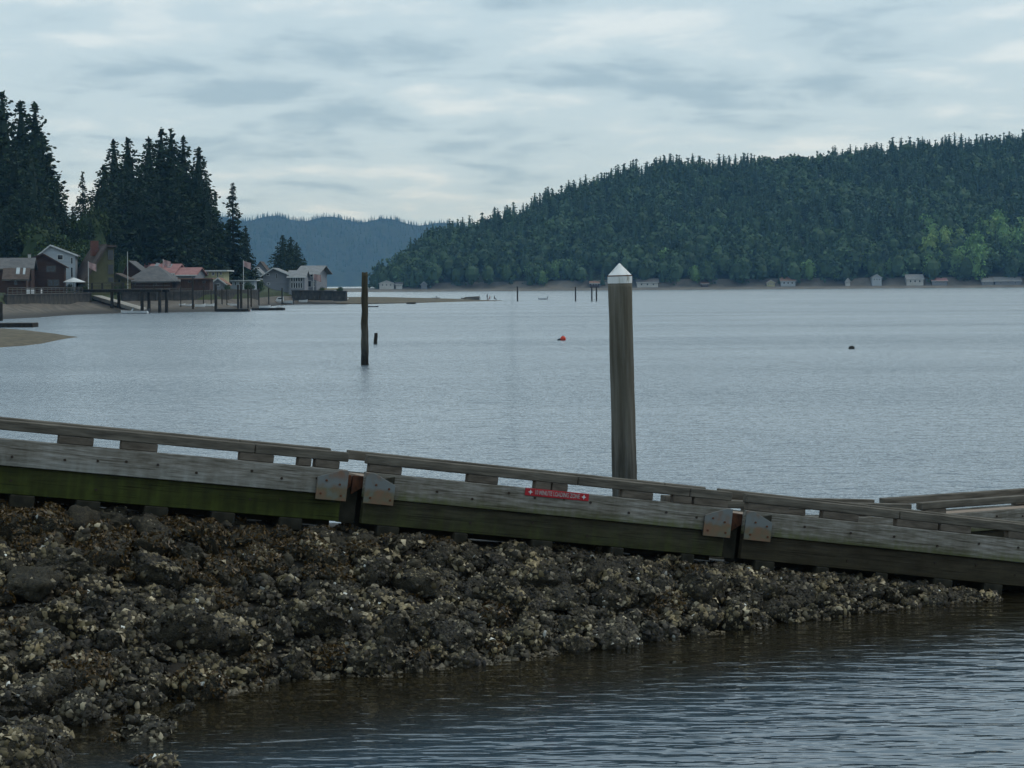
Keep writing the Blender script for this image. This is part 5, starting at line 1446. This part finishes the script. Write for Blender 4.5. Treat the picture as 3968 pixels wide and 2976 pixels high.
def bank_pt(s, n, dz=0.0):
    q = P0 + AX * s - NX * n
    return Vector((q.x, q.y, bank_z(s, n) + dz))
M['bank_mud'] = pm('bank_mud', (0.024, 0.020, 0.013), (0.010, 0.009, 0.007), 3.0, 0.75, 0.03, spec=0.35, c3=(0.07, 0.06, 0.042), bscale=12)
ss = np.linspace(-5, 19, 130); ns = np.concatenate([np.linspace(-9, -0.4, 12), np.linspace(-0.2, 12, 70), [15, 20, 26]])
V = []
for n_ in ns:
    for s_ in ss:
        p = bank_pt(s_, n_)
        k = 0.10 if -0.3 < n_ < 10 else 0.03
        p.z += k * mnoise.noise(Vector((p.x * 1.7, p.y * 1.7, 0))) + k * 0.6 * mnoise.noise(Vector((p.x * 5, p.y * 5, 3)))
        V.append(p[:])
bank = tag(link('rock_bank', mesh_np('rock_bank', np.array(V), grid_faces(len(ns), len(ss)), mat=M['bank_mud'], smooth=True)), kind='structure')

rock_protos = []
for i in range(12):
    me = rock_mesh(500 + i, 3, (0.62, 0.85, 0.55, 0.75)[i % 4], 1.8)
    for p in me.polygons: p.use_smooth = (i % 3 != 0)
    me.materials.append(M['rock'])
    Vn = np.array([v.co[:] for v in me.vertices]); Tn = np.array([p.vertices[:] for p in me.polygons])
    rock_protos.append((me, Vn, Tn))
g = np.random.default_rng(21)
spots = []
for k in range(9000):
    s_ = g.uniform(-1.5, dock_Y(3790)); nw = n_water(s_)
    n_ = g.uniform(-0.55, nw + 0.15)
    if n_ > 9.5: continue
    r_ = float(np.clip(g.lognormal(-1.42, 0.40), 0.11, 0.40))
    if nw < 1.2: r_ = min(r_, 0.2)
    c = P0 + AX * s_ - NX * n_
    if any((c.x - q[0]) ** 2 + (c.y - q[1]) ** 2 < (0.64 * (r_ + q[2])) ** 2 for q in spots): continue
    z = bank_z(s_, n_)
    # keep rocks under the dock low enough to pass below its beams
    top = z_top(s_) + 0.10
    zc = z + 0.22 * r_
    if n_ < 0.35: zc = min(zc, top - 0.80 * r_)
    spots.append((c.x, c.y, r_, zc, s_, n_))
    if len(spots) >= 760: break
extra = []
for (sx, sy, r_, up) in [(40, 2905, 0.42, 0.05), (130, 2890, 0.38, 0.0), (95, 2965, 0.40, 0.0), (10, 2985, 0.5, 0.0), (195, 2925, 0.22, -0.02), (520, 2800, 0.12, -0.02), (585, 2806, 0.16, -0.02), (640, 2812, 0.10, -0.02),
                         (565, 2862, 0.20, -0.03), (520, 2858, 0.12, -0.01), (700, 2756, 0.14, -0.01), (660, 2690, 0.18, 0.02), (560, 2960, 0.13, -0.02), (620, 2972, 0.16, -0.01), (430, 2868, 0.09, -0.02), (900, 2660, 0.2, 0.0), (830, 2680, 0.14, 0.0)]:
    p = on_water(sx, sy); v = Vector((p.x, p.y)) - P0
    extra.append((p.x, p.y, r_, up, v.dot(AX), -v.dot(NX)))
spots.sort(key=lambda q: -q[2] / q[1])
allrocks = extra + spots
shellP, shellN, shellR, shellC = [], [], [], []
weedP, weedN = [], []
rest_V, rest_T, nb = [], [], 0
rock_n = 0
for i, (x, y, r_, z, s_, n_) in enumerate(allrocks):
    k = int(g.integers(0, 12)); me, Vn, Tn = rock_protos[k]
    a = g.uniform(0, 6.28); e1, e2 = g.uniform(0.75, 1.6), g.uniform(0.75, 1.3)
    tx, ty = g.normal(0, 0.35), g.normal(0, 0.35)
    mat = Matrix.Translation((x, y, z)) @ Matrix.Rotation(a, 4, 'Z') @ Matrix.Rotation(tx, 4, 'X') @ Matrix.Rotation(ty, 4, 'Y') @ Matrix.Diagonal((r_ * e1, r_ * e2, r_ * 1.02, 1))
    A = np.array(mat)
    W = Vn @ A[:3, :3].T + A[:3, 3]
    if i < 300:
        o = link('rock', me, bank); o.matrix_local = mat
    else:
        rest_V.append(W); rest_T.append(Tn + nb); nb += len(W)
    # oysters, mussels and weed live on the exposed faces
    tri = W[Tn]; nrm = np.cross(tri[:, 1] - tri[:, 0], tri[:, 2] - tri[:, 0]); ar = np.linalg.norm(nrm, axis=1) + 1e-12; nrm /= ar[:, None]
    w = ar * np.clip(nrm[:, 2] + 0.75, 0, 2) * (nrm[:, 1] < 0.55)
    if w.sum() <= 0: continue
    hgt = z
    bare = g.random() < (0.0 if hgt < 0.9 else 0.22)
    dens = (1500 if hgt < 0.9 else 1150 if hgt < 1.3 else 520) * (0.15 if bare else 1.0) * g.uniform(0.55, 1.25)
    cnt = int(dens * r_ * r_ * 4.4)
    if cnt > 0:
        idx = g.choice(len(Tn), cnt, p=w / w.sum()); uu = g.random((cnt, 2)); fl = uu.sum(1) > 1; uu[fl] = 1 - uu[fl]
        P = tri[idx, 0] + (tri[idx, 1] - tri[idx, 0]) * uu[:, :1] + (tri[idx, 2] - tri[idx, 0]) * uu[:, 1:]
        shellP.append(P); shellN.append(nrm[idx]); shellR.append(g.lognormal(math.log(0.021), 0.5, cnt))
        tone = g.random(); C = np.empty((cnt, 3)); pick = g.random(cnt)
        base = np.array([(0.088, 0.070, 0.036), (0.064, 0.052, 0.029), (0.118, 0.093, 0.050), (0.047, 0.040, 0.025)])[int(tone * 3.99)]
        C[:] = base * g.uniform(0.45, 1.5, (cnt, 1))
        dk = pick < 0.36; C[dk] = np.array((0.015, 0.012, 0.007)) * g.uniform(0.6, 1.6, (dk.sum(), 1))
        lt = pick > 0.885; C[lt] = np.array((0.25, 0.21, 0.14)) * g.uniform(0.6, 1.25, (lt.sum(), 1))
        wt = pick > 0.993; C[wt] = np.array((0.55, 0.55, 0.50)) * g.uniform(0.7, 1.1, (wt.sum(), 1))
        cl = np.array([mnoise.noise(Vector(q) * 2.6) + 0.6 * mnoise.noise(Vector(q) * 6.0) for q in P])
        C *= np.clip(0.95 + 1.5 * cl, 0.30, 2.1)[:, None]
        shellR[-1] *= np.clip(1.0 + 0.5 * cl, 0.6, 1.5)
        shellC.append(C)
    wp = (0.9 if hgt > 1.25 else 0.5 if hgt > 0.85 else 0.10) * (1.0 if s_ < 8.5 else 0.35)
    if g.random() < wp and mnoise.noise(Vector((x * 0.7, y * 0.7, 9))) > -0.18:
        cnt = int(1100 * r_ * r_ * 4.4)
        idx = g.choice(len(Tn), cnt, p=w / w.sum()); uu = g.random((cnt, 2)); fl = uu.sum(1) > 1; uu[fl] = 1 - uu[fl]
        weedP.append(tri[idx, 0] + (tri[idx, 1] - tri[idx, 0]) * uu[:, :1] + (tri[idx, 2] - tri[idx, 0]) * uu[:, 1:]); weedN.append(nrm[idx])
# shells lying between the rocks
cnt = 7000
sv = g.uniform(-1.5, dock_Y(3780), cnt); P = []
for q in sv:
    nw = n_water(q); n_ = g.uniform(0.0, nw + 0.35)
    p = bank_pt(q, n_); P.append((p.x, p.y, p.z + 0.03 + 0.10 * mnoise.noise(Vector((p.x * 1.7, p.y * 1.7, 0)))))
shellP.append(np.array(P)); Nn = g.normal(0, 0.35, (cnt, 3)); Nn[:, 2] += 1; shellN.append(Nn); shellR.append(g.lognormal(math.log(0.028), 0.4, cnt))
C = np.array((0.085, 0.068, 0.040)) * g.uniform(0.35, 1.6, (cnt, 1)); lt = g.random(cnt) > 0.94; C[lt] = np.array((0.24, 0.21, 0.16)) * g.uniform(0.6, 1.2, (lt.sum(), 1)); shellC.append(C)
cnt = 4200
P = []
for q in range(cnt):
    sv_ = g.uniform(-1.5, 6.5); n_ = n_water(sv_) + g.normal(0.15, 0.55)
    p = bank_pt(sv_, n_); P.append((p.x, p.y, p.z + 0.03 + 0.08 * mnoise.noise(Vector((p.x * 1.7, p.y * 1.7, 0)))))
shellP.append(np.array(P)); Nn = g.normal(0, 0.3, (cnt, 3)); Nn[:, 2] += 1; shellN.append(Nn); shellR.append(g.lognormal(math.log(0.034), 0.4, cnt))
shellC.append(np.array((0.115, 0.098, 0.068)) * g.uniform(0.5, 1.6, (cnt, 1)))
P = np.concatenate(shellP); Nn = np.concatenate(shellN); Rr_ = np.clip(np.concatenate(shellR), 0.010, 0.058); C = np.concatenate(shellC)
Nn = Nn + g.normal(0, 0.45, Nn.shape); Nn /= np.linalg.norm(Nn, axis=1)[:, None]
A1 = np.cross(Nn, g.normal(0, 1, Nn.shape)); A1 /= np.linalg.norm(A1, axis=1)[:, None]; A2 = np.cross(Nn, A1)
K_ = 6; m_ = len(P); el_ = g.uniform(0.55, 0.95, m_)
VV = np.empty((m_, K_ + 1, 3)); VV[:, 0] = P + Nn * (Rr_ * g.uniform(0.5, 0.9, m_))[:, None]
for j in range(K_):
    t = 6.2832 * j / K_; rad = Rr_ * g.uniform(0.75, 1.2, m_)
    VV[:, j + 1] = P + A1 * (math.cos(t) * rad)[:, None] + A2 * (math.sin(t) * rad * el_)[:, None] - Nn * (Rr_ * 0.12)[:, None]
TT = np.array([(0, j + 1, (j + 1) % K_ + 1) for j in range(K_)])
T = (np.arange(m_)[:, None, None] * (K_ + 1) + TT[None]).reshape(-1, 3)
CC = np.repeat(C[:, None, :], K_ + 1, 1); CC[:, 1:] *= g.uniform(0.6, 1.15, (m_, K_, 1))
sh_o = link('oyster_shells', mesh_np('oyster_shells', VV.reshape(-1, 3), T, CC.reshape(-1, 3), M['shell'], smooth=True), bank); sh_o['kind'] = 'stuff'
if rest_V:
    q = link('small_rocks', mesh_np('small_rocks', np.concatenate(rest_V), np.concatenate(rest_T), mat=M['rock'], smooth=True), bank); q['kind'] = 'stuff'
P = np.concatenate(weedP); Nn = np.concatenate(weedN)
D_ = Nn * 0.5 + np.array((0, 0, -0.6)) + g.normal(0, 0.35, P.shape)
Vw, Tw = leaf_quads(P + Nn * 0.02, D_, g.uniform(0.03, 0.085, len(P)), 0.42, g, 0.35)
Cw = np.array((0.075, 0.043, 0.011)) * g.uniform(0.4, 1.5, (len(P), 1)) * np.array([1, 1, 1.0]); Cw = np.repeat(Cw, 4, 0)
wo_ = link('rockweed', mesh_np('rockweed', Vw, Tw, Cw, M['weed']), bank); wo_['kind'] = 'stuff'
print('TRIS', sum(sum(len(p.vertices) - 2 for p in o.data.polygons) for o in bpy.data.objects if o.type == 'MESH'), 'unique', sum(sum(len(p.vertices) - 2 for p in m.polygons) for m in bpy.data.meshes))
print('shells', m_, 'weed', len(P), 'rocks', len(allrocks))

# ------------------------------------------------------------------ hazy air over the inlet
hm = bpy.data.materials.new('haze'); hm.use_nodes = True
t = hm.node_tree; t.nodes.clear()
ho = N(t, 'ShaderNodeOutputMaterial'); pv = N(t, 'ShaderNodeVolumePrincipled')
pv.inputs['Color'].default_value = (0.24, 0.56, 1.0, 1)
pv.inputs['Density'].default_value = 0.000092
pv.inputs['Anisotropy'].default_value = 0.0
pv.inputs['Absorption Color'].default_value = (1, 1, 1, 1)
t.links.new(pv.outputs[0], ho.inputs['Volume'])
hz_o = MB().box(-2600, 2600, -90, 6900, -5.0, 215).build('haze', hm)
tag(hz_o, 'pale blue haze in the air over the inlet', None, kind='stuff')
